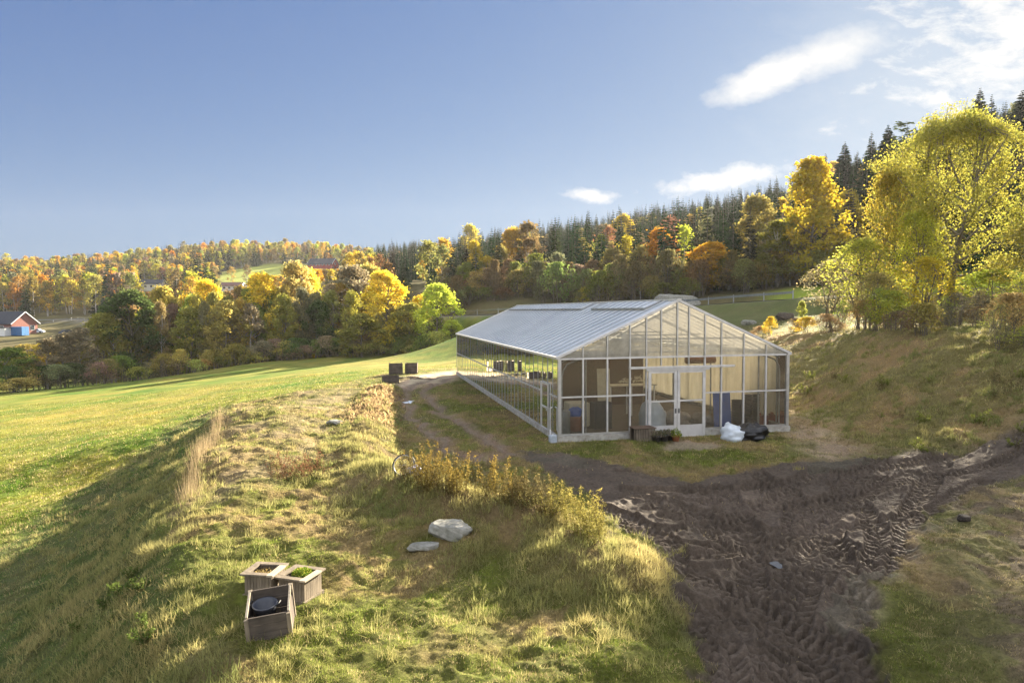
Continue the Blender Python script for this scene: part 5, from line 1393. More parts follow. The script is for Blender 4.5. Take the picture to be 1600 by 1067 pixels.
# spruces on the right skyline
SP = [(MIDC[0], 1320, 222, 150, 42, 'spruce', 'pointed dark spruce on the skyline right of the golden poplar'),
 (MIDC[1], 1340, 236, 155, 26, 'spruce', 'slim dark spruce next to the pointed skyline spruce'),
 (MIDC[1], 1362, 206, 150, 30, 'spruce', 'slim tall spruce left of the broad skyline spruce'),
 (MIDC[2], 1388, 196, 140, 52, 'spruce', 'broad dark spruce on the skyline left of the ash'),
 (PINE, 1418, 190, 150, 34, 'darkgreen', 'round headed pine on the skyline left of the ash'),
 (MIDC[1], 1462, 172, 150, 26, 'spruce', 'thin spruce top rising above the left side of the ash'),
 (MIDC[0], 1532, 138, 135, 44, 'spruce', 'tallest spruce above the top of the ash'),
 (MIDC[1], 1550, 148, 138, 30, 'spruce', 'second spruce top right above the ash'),
 (MIDC[1], 1572, 158, 135, 26, 'spruce', 'small spruce top between the ash and the right edge'),
 (MIDC[2], 1598, 142, 120, 70, 'spruce', 'massive dark spruce at the right edge of the photo'),
 (MIDC[0], 1290, 240, 160, 30, 'spruce', 'spruce top just behind the golden poplar')]
for k, px, top, Y, w_, ti, lab in SP: tree_px(k, px, top, Y, w_ * 1.3, ti, lab, 'spruce_tree' if k is not PINE else 'pine_tree', 'spruce' if k is not PINE else 'pine')
for i in range(40):
    px = rr.uniform(1262, 1610); Yb = rr.uniform(105, 200); top = float(np.interp(px, [1260, 1300, 1400, 1500, 1600], [270, 248, 215, 175, 160])) + rr.uniform(8, 90)
    if i % 3: tree_px(MIDC[i % 3], px, top, Yb, rr.uniform(6, 8) * F / Yb, jit((.05, .062, .026), rr), 'dark spruce on the steep slope behind the right hand trees', 'spruce_tree', 'spruce', 'spruces on the slope behind the shelf')
    else: tree_px(MIDB[i % 6], px, top + 40, Yb, rr.uniform(6, 8) * F / Yb, jit(rr.choice([T['dull'], T['brown'], T['olive'], T['gold']]), rr), 'autumn tree among spruces on the steep slope at the right', 'autumn_tree', 'tree', 'autumn trees on the slope behind the shelf')
# ---- trees on the shelf at the right
ASH = proto('ash', broadleaf(301, 14, 12.5, .10, 44000, .074, 50, 8, .2, .85, stems=2, trunk_r=.24, up=.5, clump=.30, nsides=8, pw=.55, rag=.5), M['bark'], M['leaf'])
NB1 = proto('young_birch_a', broadleaf(311, 10, 4.6, .2, 7500, .075, 44, 6, .25, .75, stems=2, trunk_r=.09, up=.7, clump=.34, nsides=6, pw=.6), M['bark'], M['leaf'])
NB2 = proto('young_birch_b', broadleaf(312, 7, 4.4, .15, 4200, .075, 40, 6, .4, .8, stems=4, trunk_r=.05, up=.8, clump=.4, nsides=5), M['bark'], M['leaf'])
NB3 = proto('bare_shrub', broadleaf(313, 4, 4.2, .02, 900, .07, 40, 7, .5, .8, stems=6, trunk_r=.03, up=.75, clump=.5, nsides=4), M['bark'], M['leaf'])
RT = [(ASH, 1496, 172, 46, 250, (.33, .31, .055), 'big green yellow ash with two stems towering at the right', 'ash_tree'),
 (NB1, 1392, 262, 50, 96, (.42, .33, .05), 'tall slender yellow tree just left of the big ash', 'birch_tree'),
 (NB1, 1425, 330, 44, 90, (.42, .42, .05), 'lime leaved young tree under the left branches of the ash', 'young_tree'),
 (NB2, 1345, 372, 46, 110, (.42, .42, .07), 'multi stemmed sparse tree with pale yellow leaves above the shelf', 'young_tree'),
 (NB2, 1370, 425, 42, 90, (.36, .30, .10), 'half bare shrub tree in front of the sparse yellow one', 'young_tree'),
 (NB2, 1300, 405, 52, 90, (.30, .26, .13), 'bare grey shrub tree at the right end of the guard rail', 'young_tree'),
 (NB2, 1448, 400, 41, 90, (.50, .40, .04), 'glowing yellow young tree at the foot of the ash', 'young_tree'),
 (NB2, 1552, 420, 43, 110, (.30, .36, .05), 'green young tree right of the ash stems', 'young_tree'),
 (NB1, 1600, 350, 40, 120, (.34, .30, .06), 'leafy tree cut by the right edge of the photo', 'young_tree'),
 (NB1, 1690, 250, 42, 170, (.3, .3, .05), 'tree beyond the right edge shading the yard', 'young_tree'),
]
for k, px, top, Y, w_, ti, lab, nm in RT: tree_px(k, px, top, Y, w_, ti, lab, nm, group='trees on the shelf at the right')
lab_s = 'low half bare brush on the shelf above the right bank'
for i in range(60):
    px = rr.uniform(1290, 1660); Y = rr.uniform(33, 52) if px < 1540 else rr.uniform(26, 40)
    q = P(px, 500, Y)
    if q.x < 20.6: continue
    tree(NB3 if i % 3 else BUSH[i % 3], q.x, Y, rr.uniform(.9, 2.6), rr.uniform(1.4, 2.8), jit(rr.choice([T['grey'], T['dull'], T['brown'], (.40, .33, .12), (.35, .38, .06)]), rr), lab_s, 'brush', 'brush', 'brush on the shelf above the right bank')
for px, Y, hh, ww, ti, lab in [(1205, 52, 1.5, 1.3, (.62,.45,.05), 'small bright yellow shrub beside the dark boulder'), (1262, 50, 1.2, 2.2, (.60,.42,.06), 'low golden shrub under the pale sapling'),
                           (1190, 53, .8, 1.6, (.4,.27,.14), 'dry brown brush between the two boulders'), (1243, 52, 1.1, 1.4, (.45,.33,.22), 'pale pinkish brush right of the brown boulder'), (1290, 48, 1.3, 2.5, (.45, .33, .18), 'straw coloured brush left of the shelf trees')]:
    q = P(px, 500, Y); tree(BUSH[1], q.x, Y, hh, ww, ti, lab, 'shrub', 'shrub')
tree_px(MIDB[1], 1253, 470, 54, 17, (.40, .42, .10), 'small pale green sapling below the guard rail', 'sapling', 'sapling')
HAZE_D = 0.00009
# ------------------------------------------------------------------ woods on the hills
HOUSES = [P(507, 418, 450), P(240, 452, 375), P(365, 454, 380), P(420, 428, 430), P(455, 425, 440), P(20, 519, 195), P(70, 515, 200), P(100, 520, 200)]
def wood_points():
    r = np.random.default_rng(5); pts = []
    for x0, x1, y0, y1, s in ((-520, 560, 120, 620, 7.0),):
        xs = np.arange(x0, x1, s); ys = np.arange(y0, y1, s); X, Y = np.meshgrid(xs, ys); X = X + r.uniform(-.45, .45, X.shape)*s; Y = Y + r.uniform(-.45, .45, Y.shape)*s
        pts.append(np.stack([X.ravel(), Y.ravel()], -1))
    xs = np.arange(20, 130, 6.0); ys = np.arange(78, 122, 6.0); X, Y = np.meshgrid(xs, ys); pts.append(np.stack([(X + r.uniform(-2.5, 2.5, X.shape)).ravel(), (Y + r.uniform(-2.5, 2.5, Y.shape)).ravel()], -1))
    xs = np.arange(-400, 0, 7.5); ys = np.arange(240, 560, 7.5); X, Y = np.meshgrid(xs, ys); X = X + r.uniform(-3.5, 3.5, X.shape); Y = Y + r.uniform(-3.5, 3.5, Y.shape); f_ = 800 + F * X / Y < 585; pts.append(np.stack([X[f_], Y[f_]], -1))
    p = np.concatenate(pts); x, y = p[:, 0], p[:, 1]; px = 800 + F * x / y
    z = gz_at(x, y); dr, _, _ = polydist(x, y, road2)
    py = 484 - F * (z - CZ) / y
    keep = (px > -140) & (px < 1760) & (dr > 8)
    # behind the road only on the right; the valley floor on the left stays open near the house
    rd = np.interp(px, [-200, 60, 140, 300, 500, 710, 850, 1060, 1270, 1480, 1800], [240, 232, 228, 195, 152, 122, 110, 97, 84, 80, 80])
    keep &= y > rd + np.where(px < 600, 12, 3)
    keep &= ~((px < 200) & (y < 245))
    f1 = P(420, 430, 440); f2 = P(1500, 455, 80)
    keep &= ~(np.hypot((x - f1.x + 4) / 30, (y - f1.y - 5) / 46) < 1) & ~(np.hypot((x - f2.x) / 24, (y - f2.y) / 10) < 1)
    for q in HOUSES: keep &= ~((np.abs(px - (800 + F*q.x/q.y)) < 26) & (y > q.y - 45) & (y < q.y + 16) )
    keep &= y < 600
    # hidden behind the crest: drop what stands far past the skyline
    return x[keep], y[keep], z[keep], px[keep], r
wx_, wy_, wz_, wpx, wr = wood_points()
nse = fbm(wx_ * .018, wy_ * .018, 91, 3)
pcon = np.where(wpx > 585, .90, np.interp(wpx, [-100, 200, 585], [.25, .22, .3]))
hilly = (wpx > 585) & (wy_ < 170); pcon = np.where(hilly, .66, pcon); pcon = np.where((wpx > 1250), .75, pcon)
isc = wr.random(len(wx_)) < np.clip(pcon + (nse - .5) * 1.0, .02, .97)
hgt = np.where(isc, wr.uniform(13, 22, len(wx_)), wr.uniform(8, 14, len(wx_)))
hgt = np.where(wpx < 585, hgt * .95, hgt)
hgt = hgt * np.where((wy_ < 130), .72, 1)
palL = [T['gold'], T['yellow'], T['dull'], (.40, .25, .06), (.26, .24, .05), T['orange'], T['dull'], T['brown'], T['dull'], T['gold'], T['olive'], T['grey']]
palR = [T['gold'], T['dull'], T['brown'], T['brown'], T['olive'], T['grey'], (.24, .17, .08), (.26, .24, .06), (.28, .2, .1)]
# crowns follow the skyline of the wooded hills
sky_px = [-200, 0, 100, 200, 350, 470, 570, 600, 700, 800, 900, 1000, 1100, 1230, 1300, 1400, 1500, 1560, 1800]
sky_py = [408, 402, 404, 394, 376, 380, 388, 380, 372, 352, 334, 324, 308, 284, 262, 214, 178, 165, 150]
lim = np.interp(wpx, sky_px, sky_py) + wr.triangular(-12, -4, 30, len(wx_)) + np.where(wy_ < 200, 6, 0)
allow = CZ + (484 - lim) / F * wy_ - wz_
hgt = np.minimum(hgt * np.where(wpx < 585, 1.1, 1.0), allow)
for q_ in HOUSES:
    base_py = 484 - F * (q_.z - 1.2 - CZ) / q_.y
    f_ = (np.abs(wpx - (800 + F * q_.x / q_.y)) < 30) & (wy_ < q_.y + 8)
    hgt = np.where(f_, np.minimum(hgt, CZ + (484 - base_py) / F * wy_ - wz_), hgt)
ok_ = hgt > np.where(wy_ > 250, 5.0, 3.5)
wx_, wy_, wz_, wpx, isc, hgt = (a[ok_] for a in (wx_, wy_, wz_, wpx, isc, hgt))
size = hgt / wy_
order = np.argsort(-size)
vis = np.zeros(len(wx_), bool); nC = nB = 0
def wtint(i):
    if isc[i]: return [c * wr.uniform(.75, 1.35) for c in T['spruce']]
    pal = palL if wpx[i] < 585 else palR
    return [max(.01, c * wr.uniform(.8, 1.2)) for c in pal[wr.integers(len(pal))]]
tints = np.array([wtint(i) for i in range(len(wx_))])
varn = wr.integers(0, 4, len(wx_))
for i in order:
    if not (-20 < wpx[i] < 1620): continue
    if isc[i] and nC < 245:
        o = link('spruce_tree', FARC[varn[i]]); nC += 1; s = hgt[i] / 16
        tag(o, 'dark spruce among many in the wood on the hillside', 'spruce', 'spruces in the hillside wood')
    elif (not isc[i]) and nB < 125:
        o = link('autumn_tree', FARB[varn[i]]); nB += 1; s = hgt[i] / 12
        tag(o, 'autumn leaved tree among many in the wood on the hillside', 'tree', 'autumn trees in the hillside wood')
    else: continue
    o.location = (wx_[i], wy_[i], wz_[i] - .2); o.scale = (s, s, s); o.rotation_euler = (0, 0, wr.random()*6.28); o['tint'] = list(map(float, tints[i])); vis[i] = True
rest = ~vis
print('wood', len(wx_), 'individual', nC, nB, 'rest', rest.sum())
def wood_stuff(name, sel, protos):
    n = int(sel.sum()); me = mesh_np(name, np.stack([wx_[sel], wy_[sel], wz_[sel] - .2], -1), []) if False else bpy.data.meshes.new(name)
    me.vertices.add(n); me.vertices.foreach_set('co', np.stack([wx_[sel], wy_[sel], wz_[sel] - .2], -1).astype(np.float32).ravel())
    base_h_ = 16 if protos is FARC else 12
    for nm, ty, val in (('tint', 'FLOAT_VECTOR', tints[sel]), ('sc', 'FLOAT', hgt[sel] / base_h_), ('rot', 'FLOAT', wr.random(n) * 6.28)):
        a = me.attributes.new(nm, ty, 'POINT'); a.data.foreach_set('vector' if ty == 'FLOAT_VECTOR' else 'value', np.asarray(val, np.float32).ravel())
    a = me.attributes.new('vr', 'INT', 'POINT'); a.data.foreach_set('value', varn[sel].astype(np.int32))
    o = link(name, me); tag(o, kind='stuff')
    ng = bpy.data.node_groups.new(name, 'GeometryNodeTree'); ng.interface.new_socket('Geometry', in_out='INPUT', socket_type='NodeSocketGeometry'); ng.interface.new_socket('Geometry', in_out='OUTPUT', socket_type='NodeSocketGeometry')
    gi = ng.nodes.new('NodeGroupInput'); go = ng.nodes.new('NodeGroupOutput'); ip = ng.nodes.new('GeometryNodeInstanceOnPoints'); jn = ng.nodes.new('GeometryNodeJoinGeometry')
    src = {}
    for ob in COL.objects:
        if ob.type == 'MESH' and ob.data in protos and ob.data.name not in src: src[ob.data.name] = ob
    for pm_ in reversed(protos):
        oi = ng.nodes.new('GeometryNodeObjectInfo'); oi.inputs['Object'].default_value = src[pm_.name]; oi.inputs['As Instance'].default_value = True; oi.transform_space = 'ORIGINAL'
        ng.links.new(oi.outputs['Geometry'], jn.inputs[0])
    def named(nm, ty):
        a = ng.nodes.new('GeometryNodeInputNamedAttribute'); a.data_type = ty; a.inputs['Name'].default_value = nm; return a.outputs['Attribute']
    ng.links.new(gi.outputs[0], ip.inputs['Points']); ng.links.new(jn.outputs[0], ip.inputs['Instance']); ip.inputs['Pick Instance'].default_value = True
    ng.links.new(named('vr', 'INT'), ip.inputs['Instance Index']); ng.links.new(named('sc', 'FLOAT'), ip.inputs['Scale'])
    cb = ng.nodes.new('ShaderNodeCombineXYZ'); ng.links.new(named('rot', 'FLOAT'), cb.inputs[2]); ng.links.new(cb.outputs[0], ip.inputs['Rotation'])
    ng.links.new(ip.outputs[0], go.inputs[0])
    md = o.modifiers.new('scatter', 'NODES'); md.node_group = ng
wood_stuff('spruce_wood', rest & isc, FARC); wood_stuff('autumn_wood', rest & ~isc, FARB)

# ------------------------------------------------------------------ far buildings and vehicles
def house(px, py, Y, rz, w, d_, h, roofh, wall, roofm, label, name='house', cat='house', windows=(), trim='white', gable_axis='x'):
    p = P(px, py, Y); p.z = gz1(p.x, Y) if abs(gz1(p.x, Y) - p.z) < 4 else p.z
    t = empty(name, p, rz, label, cat)
    b = MB(); b.box(-w/2, w/2, -d_/2, d_/2, -2.0, h)
    b.add([(-w/2, -d_/2, h), (-w/2, d_/2, h), (-w/2, 0, h+roofh)], [(0, 1, 2)]); b.add([(w/2, -d_/2, h), (w/2, d_/2, h), (w/2, 0, h+roofh)], [(0, 2, 1)])
    wl_ = b.build('wall', wall, t)
    for s in (-1, 1):
        b = MB(); e = .5; sl = roofh/(d_/2)
        b.add([(-w/2-e, s*(d_/2+e), h-e*sl+.05), (w/2+e, s*(d_/2+e), h-e*sl+.05), (w/2+e, 0, h+roofh+.05), (-w/2-e, 0, h+roofh+.05),
               (-w/2-e, s*(d_/2+e), h-e*sl+.25), (w/2+e, s*(d_/2+e), h-e*sl+.25), (w/2+e, 0, h+roofh+.25), (-w/2-e, 0, h+roofh+.25)],
              [(0, 1, 2, 3), (4, 7, 6, 5), (0, 4, 5, 1), (1, 5, 6, 2), (3, 2, 6, 7), (0, 3, 7, 4)])
        b.build('roof', roofm, t)
        for x in (-w/2-e, w/2+e):
            b = MB(); b.bar((x, s*(d_/2+e), h-e*sl+.12), (x, 0, h+roofh+.12), .12, .22); b.build('barge_board', M[trim], t)
    for (ax, a, z, ww, hh) in windows:      # on the -y wall (ax 0) or +x gable (ax 1)
        b = MB(); g2 = MB()
        if ax == 0: b.box(a-ww/2-.1, a+ww/2+.1, -d_/2-.06, -d_/2-.01, z-.1, z+hh+.1); g2.box(a-ww/2, a+ww/2, -d_/2-.09, -d_/2-.062, z, z+hh)
        else: b.box(w/2+.01, w/2+.06, a-ww/2-.1, a+ww/2+.1, z-.1, z+hh+.1); g2.box(w/2+.062, w/2+.09, a-ww/2, a+ww/2, z, z+hh)
        f = b.build('window', M['white'], t); g2.build('pane', simple('window_glass', (.05, .06, .07), .1) if 'window_glass' not in bpy.data.materials else bpy.data.materials['window_glass'], f)
    return t
red = simple('red_painted_boards', (.28, .035, .03), .7, 0, .1, 1); brick = simple('red_brick', (.26, .10, .075), .85, 0, .15, 3); dark_roof = simple('slate_roof', (.03, .035, .05), .95, 0, .1, 1)
ww_ = simple('white_boards', (.6, .6, .57), .6, 0, .08, 1)
house(505, 424, 450, R(-14), 17.5, 9, 4.0, 3.6, red, dark_roof, 'red barn with dark roof and a row of white windows on the hill', 'barn', 'barn',
      [(0, x, 3.1, 1.0, .7) for x in np.arange(-7.5, 8, 2.4)] + [(1, 0, 3.6, 1.2, 1.2), (1, -2.5, 1.0, 1.2, 1.2), (1, 2.5, 1.0, 1.2, 1.2)])
house(236, 452, 375, R(10), 13, 8, 3.2, 2.2, ww_, dark_roof, 'pale house with dark roof half hidden by trees on the left slope', windows=[(0, x, 1.2, 1.2, 1.1) for x in (-4.5, -1.5, 1.5, 4.5)])
house(364, 455, 380, R(4), 11, 7, 2.6, 1.8, ww_, simple('brown_roof', (.16, .07, .05), .7), 'low white house among yellow trees left of the barn', windows=[(0, x, 1.0, 1.2, 1.0) for x in (-3.5, -.8, 2, 4)])
gq = P(38, 519, 192)
house(800 + F * (gq.x - 7.5) / 195, 519, 195, R(-20), 16, 7.2, 2.9, 3.0, brick, dark_roof, 'red brick house with dark roof at the left edge', windows=[(1, 2.2, .9, 1.0, 1.2), (0, 4, .9, 1.4, 1.2)])
# container, sheds and cars near the brick house
def at_px(px, py, Y):
    p = P(px, py, Y); p.z = gz1(p.x, Y); return p
t = empty('shipping_container', at_px(31, 517, 188), R(-15), 'blue steel container in front of the red brick house', 'container')
bl = simple('blue_steel', (.03, .14, .34), .45, .2, .1, 2)
prt('container_body', lambda b: (b.box(-1.9, 1.9, -1.1, 1.1, .1, 2.5), *[b.box(-1.85+k*.31, -1.7+k*.31, -1.14, -1.1, .2, 2.4) for k in range(12)]), bl, t)
prt('door', lambda b: (b.box(1.9, 1.95, -1.05, -.02, .15, 2.45), b.box(1.9, 1.95, .02, 1.05, .15, 2.45)), bl, t)
t = empty('garage_annex', at_px(2, 520, 188), R(-10), 'low white annex at the left edge under the brick house', 'annex')
prt('wall', lambda b: b.box(-3.5, 3.2, -2, 2, -1, 1.9), M['white'], t); prt('roof', lambda b: b.box(-3.7, 3.4, -2.2, 2.2, 1.9, 2.1), dark_roof, t); prt('window', lambda b: b.box(-1, 1, -2.05, -2.01, .7, 1.4), M['steel'], t)
def car(px, py, Y, rz, mat, label, s=1.0):
    t = empty('parked_car', at_px(px, py, Y), rz, label, 'car', 'cars parked by the brick house'); t.scale = (s, s, s)
    prof = [(-2.1, .35), (-2.1, .8), (-1.9, .95), (-1.5, 1.0), (-1.1, 1.42), (.7, 1.45), (1.2, 1.0), (2.0, .85), (2.1, .6), (2.1, .35)]
    b = MB(); n = len(prof); b.add([(x, -.85, z) for x, z in prof] + [(x, .85, z) for x, z in prof], [tuple(range(n)), tuple(range(2*n-1, n-1, -1))] + [(i, (i+1) % n + 0, (i+1) % n + n, i+n) for i in range(n)]); b.build('body', mat, t, bevel=.05)
    for s_ in (-1, 1): prt('side_window', lambda b: b.add([(-1.35, s_*.86, 1.02), (.95, s_*.86, 1.02), (.6, s_*.86, 1.36), (-1.0, s_*.86, 1.36)], [(0, 1, 2, 3)]), bpy.data.materials['window_glass'], t)
    for x in (-1.3, 1.3):
        for y in (-.8, .8):
            b = MB(); b.tube([(x, y-.1, .32), (x, y+.1, .32)], .32, 12); b.build('wheel', M['rubber'], t)
car(107, 524, 190, R(60), simple('dark_car_paint', (.05, .055, .07), .3, .3), 'dark car parked on the slope right of the brick house', 1.05)
car(57, 515, 196, R(15), simple('white_car_paint', (.6, .62, .65), .3), 'white car half hidden behind the corner of the brick house', .9)

# ------------------------------------------------------------------ grass, weeds, dry stalks
def blades(name, N_, sampler, h_rng, w_rng, seed, colfn, lean=.5, trans='grass'):
    r = np.random.default_rng(seed); x, y = sampler(r, N_)
    n = len(x); z = gz_at(x, y) - .01
    h = r.uniform(*h_rng, n) * (.5 + fbm(x * 1.7, y * 1.7, 92, 3)); dist = np.hypot(x, y)
    wd = r.uniform(*w_rng, n) * np.clip(dist / 11, .8, 3.0)
    a = r.random(n) * 6.283; la = r.random(n) * 6.283; ln = h * lean * r.random(n)
    dx, dy = np.cos(a) * wd / 2, np.sin(a) * wd / 2; lx, ly = np.cos(la) * ln, np.sin(la) * ln
    v = np.stack([np.stack([x-dx, y-dy, z], -1), np.stack([x+dx, y+dy, z], -1), np.stack([x+lx, y+ly, z+h*(1-.35*ln/(h+1e-6))], -1)], 1).reshape(-1, 3)
    me = mesh_np(name, v, np.arange(3*n).reshape(-1, 3), [M[trans]])
    c = colfn(x, y, r); put_col(me, 'leafcol', np.clip(np.repeat(c, 3, 0), .01, 1))
    o = link(name, me); tag(o, kind='stuff'); return o
def view_sample(y0, y1, power=1.0, margin=1.08):
    """spots spread over the visible wedge, thinning with distance"""
    def f(r, N_):
        u = r.random(N_ * 2); Y = y0 * (y1 / y0) ** (u ** power); X = (r.random(N_ * 2) * 2 - 1) * Y * .75 * margin
        D = gattr(gdens, X, Y) * (1 - gattr(gfield, X, Y) * .0)
        cl = sstep(.38, .6, fbm(X * 3.1, Y * 3.1, 93, 3))
        L_ = ((X - GH0[0]) * Wv[0] + (Y - GH0[1]) * Wv[1]); V_ = ((X - GH0[0]) * Lv[0] + (Y - GH0[1]) * Lv[1])
        out = ~((L_ > -.1) & (L_ < GW + .1) & (V_ > -.12) & (V_ < GL + .1))
        k = (r.random(N_ * 2) < D * (.22 + .78 * cl)) & out
        return X[k], Y[k]
    return f
def gcolour(x, y, r):
    c = gattr(gcol, x, y); n = len(x); f = (r.uniform(.75, 1.45, n))[:, None]
    s = (r.random(n) < .10 + .35 * sstep(.5, .62, fbm(x * 2.6, y * 2.6, 96, 3)))[:, None]
    f = f * (.72 + .5 * sstep(.35, .65, fbm(x * 4.2, y * 4.2, 97, 2)))[:, None]
    return np.where(s, np.array([.40, .32, .16]), c * 1.15) * f
blades('grass', 520000, view_sample(7.6, 30, .85), (.03, .075), (.008, .013), 201, gcolour, 1.5)
blades('meadow_grass', 160000, view_sample(20, 62, .9), (.05, .12), (.009, .014), 202, gcolour, .6)
def tussocks(r, N_):
    """long straw tufts on banks and berms"""
    n = N_ // 46; X0 = []; Y0 = []
    Y = 8 * (42 / 8) ** r.random(n * 3); X = (r.random(n * 3) * 2 - 1) * Y * .78
    d1, _, _ = polydist(X, Y, berm1); d2, _, _ = polydist(X, Y, berm2)
    cl = [U(*q) for q in crest]; lx = np.interp(Y, [q[1] for q in cl][::-1], [q[0] for q in cl][::-1])
    bank = np.exp(-((X - lx + 1.5) / 2.2) ** 2) * (Y < 30); bank_r = (X > 12.5) & (X < 22) & (Y > 22)
    pr = np.maximum.reduce([np.exp(-(d1 / 1.5) ** 2), np.exp(-(d2 / 2.0) ** 2), bank * .8, bank_r * .9, .02 * (gattr(gfield, X, Y) < .3)]) * gattr(gdens, X, Y)
    L_ = ((X - GH0[0]) * Wv[0] + (Y - GH0[1]) * Wv[1]); V_ = ((X - GH0[0]) * Lv[0] + (Y - GH0[1]) * Lv[1])
    pr = pr * ~((L_ > -1.5) & (L_ < GW + 1) & (V_ > -2) & (V_ < GL + 2)) * (gattr(gfield, X, Y) < .5)
    k = r.random(len(X)) < pr; X, Y = X[k][:n], Y[k][:n]
    m_ = 46; x = np.repeat(X, m_) + r.normal(size=len(X)*m_) * .07; y = np.repeat(Y, m_) + r.normal(size=len(X)*m_) * .07
    return x, y
def tuss_col(x, y, r):
    n = len(x); k = fbm(x * .8, y * .8, 95, 3)[:, None]; a = np.array([.36, .28, .13]); b = np.array([.14, .18, .05])
    return (a * k * 1.3 + b * (1.2 - k)) * r.uniform(.6, 1.35, n)[:, None]
blades('long_grass', 150000, tussocks, (.10, .24), (.008, .013), 203, tuss_col, 1.0)
# upright dry weeds on the berm: each plant a thing
def weed_mesh(seed, h, cols, n_st=5, leaf=.024, nl=340, spread=.16):
    r = np.random.default_rng(seed); V = []; Fc = []; pts = []
    for i in range(n_st):
        b = r.normal(size=2) * spread * .5; tp = b + r.normal(size=2) * spread; k = np.linspace(0, 1, 5); hh = h * r.uniform(.45, 1)
        st = np.stack([b[0] + (tp[0]-b[0])*k, b[1] + (tp[1]-b[1])*k, k*hh - .05], -1); tube_np(V, Fc, st, .006*(1-k*.6), 3)
        for j in range(nl // n_st):
            t = r.random() ** .8; t = .12 + .88*t; rad = .05 * (1.15 - t) + .014
            p = np.array([np.interp(t, k, st[:, c]) for c in range(3)]) + np.append(r.normal(size=2)*rad, r.normal()*.02); pts.append(p)
    c = np.array(pts); lv, lf = leaves_geo(c, leaf, r, .45)
    zt = np.clip(c[:, 2] / h, 0, 1)[:, None]
    col = (np.array(cols[0]) * (1-zt) + np.array(cols[1]) * zt) * r.uniform(.6, 1.4, len(c))[:, None]
    TV = np.concatenate(V); TF = np.concatenate(Fc); nT = len(TV)
    me = mesh_np('weed_%d' % seed, np.concatenate([TV, lv]), [np.concatenate([TF, lf+nT])], [M['weed']]); put_col(me, 'leafcol', np.concatenate([np.tile([.16, .10, .05], (nT, 1)), np.repeat(col, 4, 0)]))
    return me
WG = [weed_mesh(400+i, 1.15, [(.10, .09, .03), (.36, .25, .06)]) for i in range(4)]
WY = [weed_mesh(410+i, 1.0, [(.12, .12, .03), (.34, .28, .08)]) for i in range(3)]
WD = [weed_mesh(420+i, 1.0, [(.08, .075, .035), (.19, .15, .06)]) for i in range(3)]
r_ = random.Random(31)
def put_weed(me, px, py, s, label, group, name='dry_weed'):
    p = gp(px, py); o = link(name, me); o.location = p; k = s * r_.uniform(.5, 1.22); o.scale = (k, k, k); o.rotation_euler = (r_.uniform(-.1, .1), r_.uniform(-.1, .1), r_.random()*6.28)
    tag(o, label, 'weed', group)
for i in range(40):
    px = r_.uniform(636, 775); py = np.interp(px, [636, 700, 775], [762, 768, 778]) + r_.uniform(-14, 10)
    put_weed(WG[i % 4] if i % 3 else WD[i % 3], px, py, .88, 'tall rust gold dry weed in the clump between wheel and mud', 'rust gold weeds on the berm')
for i in range(26):
    px = r_.uniform(760, 870); py = np.interp(px, [760, 870], [778, 806]) + r_.uniform(-12, 10)
    put_weed(WD[i % 3] if i % 4 else WG[0], px, py, .8, 'dark brown weed in the middle of the row on the berm', 'dark weeds on the berm')
for i in range(30):
    px = r_.uniform(856, 942); py = np.interp(px, [856, 942], [804, 845]) + r_.uniform(-26, 14)
    put_weed(WY[i % 3], px, py, .85, 'pale yellow green weed at the right end of the row on the berm', 'pale weeds on the berm')
WR = [weed_mesh(430+i, .55, [(.14, .07, .04), (.28, .14, .08)], 8, .02, 160, .2) for i in range(2)]
for i in range(14): put_weed(WR[i % 2], r_.uniform(432, 505), r_.uniform(728, 752), 1.0, 'low reddish brown stalks on the plot left of the ridge', 'reddish stalks on the plot')
WL = [weed_mesh(440+i, .5, [(.06, .09, .025), (.13, .17, .04)], 7, .035, 300, .16) for i in range(2)]
for i, (px, py) in enumerate([(205, 905), (218, 925), (196, 935), (160, 955), (225, 985), (235, 1005), (120, 985), (180, 970)]): put_weed(WL[i % 2], px, py, .7, 'green leafy weed on the shaded bank left of the planters', 'green weeds on the left bank', 'leafy_weed')
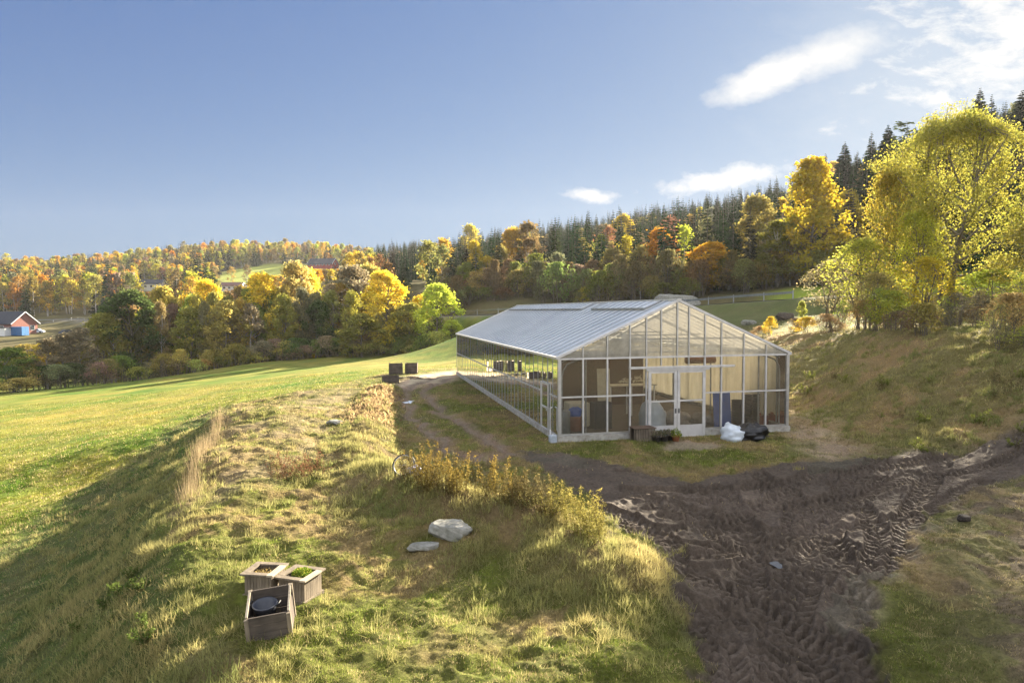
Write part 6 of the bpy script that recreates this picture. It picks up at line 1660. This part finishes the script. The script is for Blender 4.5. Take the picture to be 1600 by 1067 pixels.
WB = [weed_mesh(450+i, .55, [(.13, .15, .035), (.30, .32, .07)], 7, .04, 260, .2) for i in range(2)]
for i in range(36):
    px = r_.uniform(1255, 1600); py = r_.uniform(560, 720)
    p = gp(px, py)
    if p.x < 13.5: continue
    put_weed((WB + WD)[i % 5], px, py, r_.uniform(.5, 1.0), 'rough weed on the bank to the right of the greenhouse', 'weeds on the right bank', 'bank_weed')
# fringe of pale dry stalks along the crest of the left bank
def fringe(r, N_):
    line = [U(a, b, c) for a, b, c in [(345, 655, .5), (325, 690, .5), (303, 730, .5), (292, 790, .5)]]
    t = r.random(N_) * (len(line)-1); i = t.astype(int); f = t - i; A = np.array(line)
    return A[i, 0]*(1-f) + A[i+1, 0]*f + r.normal(size=N_)*.13, A[i, 1]*(1-f) + A[i+1, 1]*f + r.normal(size=N_)*.13
blades('dry_grass', 1300, fringe, (.3, .7), (.004, .007), 205, lambda x, y, r: np.array([.34, .26, .15]) * r.uniform(.5, 1.2, len(x))[:, None], .35)
# leaf litter and clods on the berm end
def litter(r, N_):
    A = np.array([U(a, b, .5) for a, b in [(600, 606), (585, 635), (572, 660)]]); t = r.random(N_)*(len(A)-1); i = t.astype(int); f = t-i
    return A[i, 0]*(1-f)+A[i+1, 0]*f + r.normal(size=N_)*.45, A[i, 1]*(1-f)+A[i+1, 1]*f + r.normal(size=N_)*.45
blades('dry_leaves', 2600, litter, (.1, .22), (.05, .08), 206, lambda x, y, r: np.array([.42, .30, .16]) * r.uniform(.4, 1.2, len(x))[:, None], 1.3)

# ------------------------------------------------------------------ the air: thin autumn haze
hm, n, l = new_mat('haze_air'); ou = N(n, 'ShaderNodeOutputMaterial'); pv = N(n, 'ShaderNodeVolumePrincipled')
pv.inputs['Color'].default_value = (.93, .95, 1.0, 1); pv.inputs['Density'].default_value = HAZE_D; pv.inputs['Anisotropy'].default_value = .25
l.new(pv.outputs[0], ou.inputs['Volume'])
o = MB().box(-900, 900, -150, 900, float(GZ.min()) - 1, float(GZ.max()) + 40).build('haze', hm); tag(o, kind='stuff')
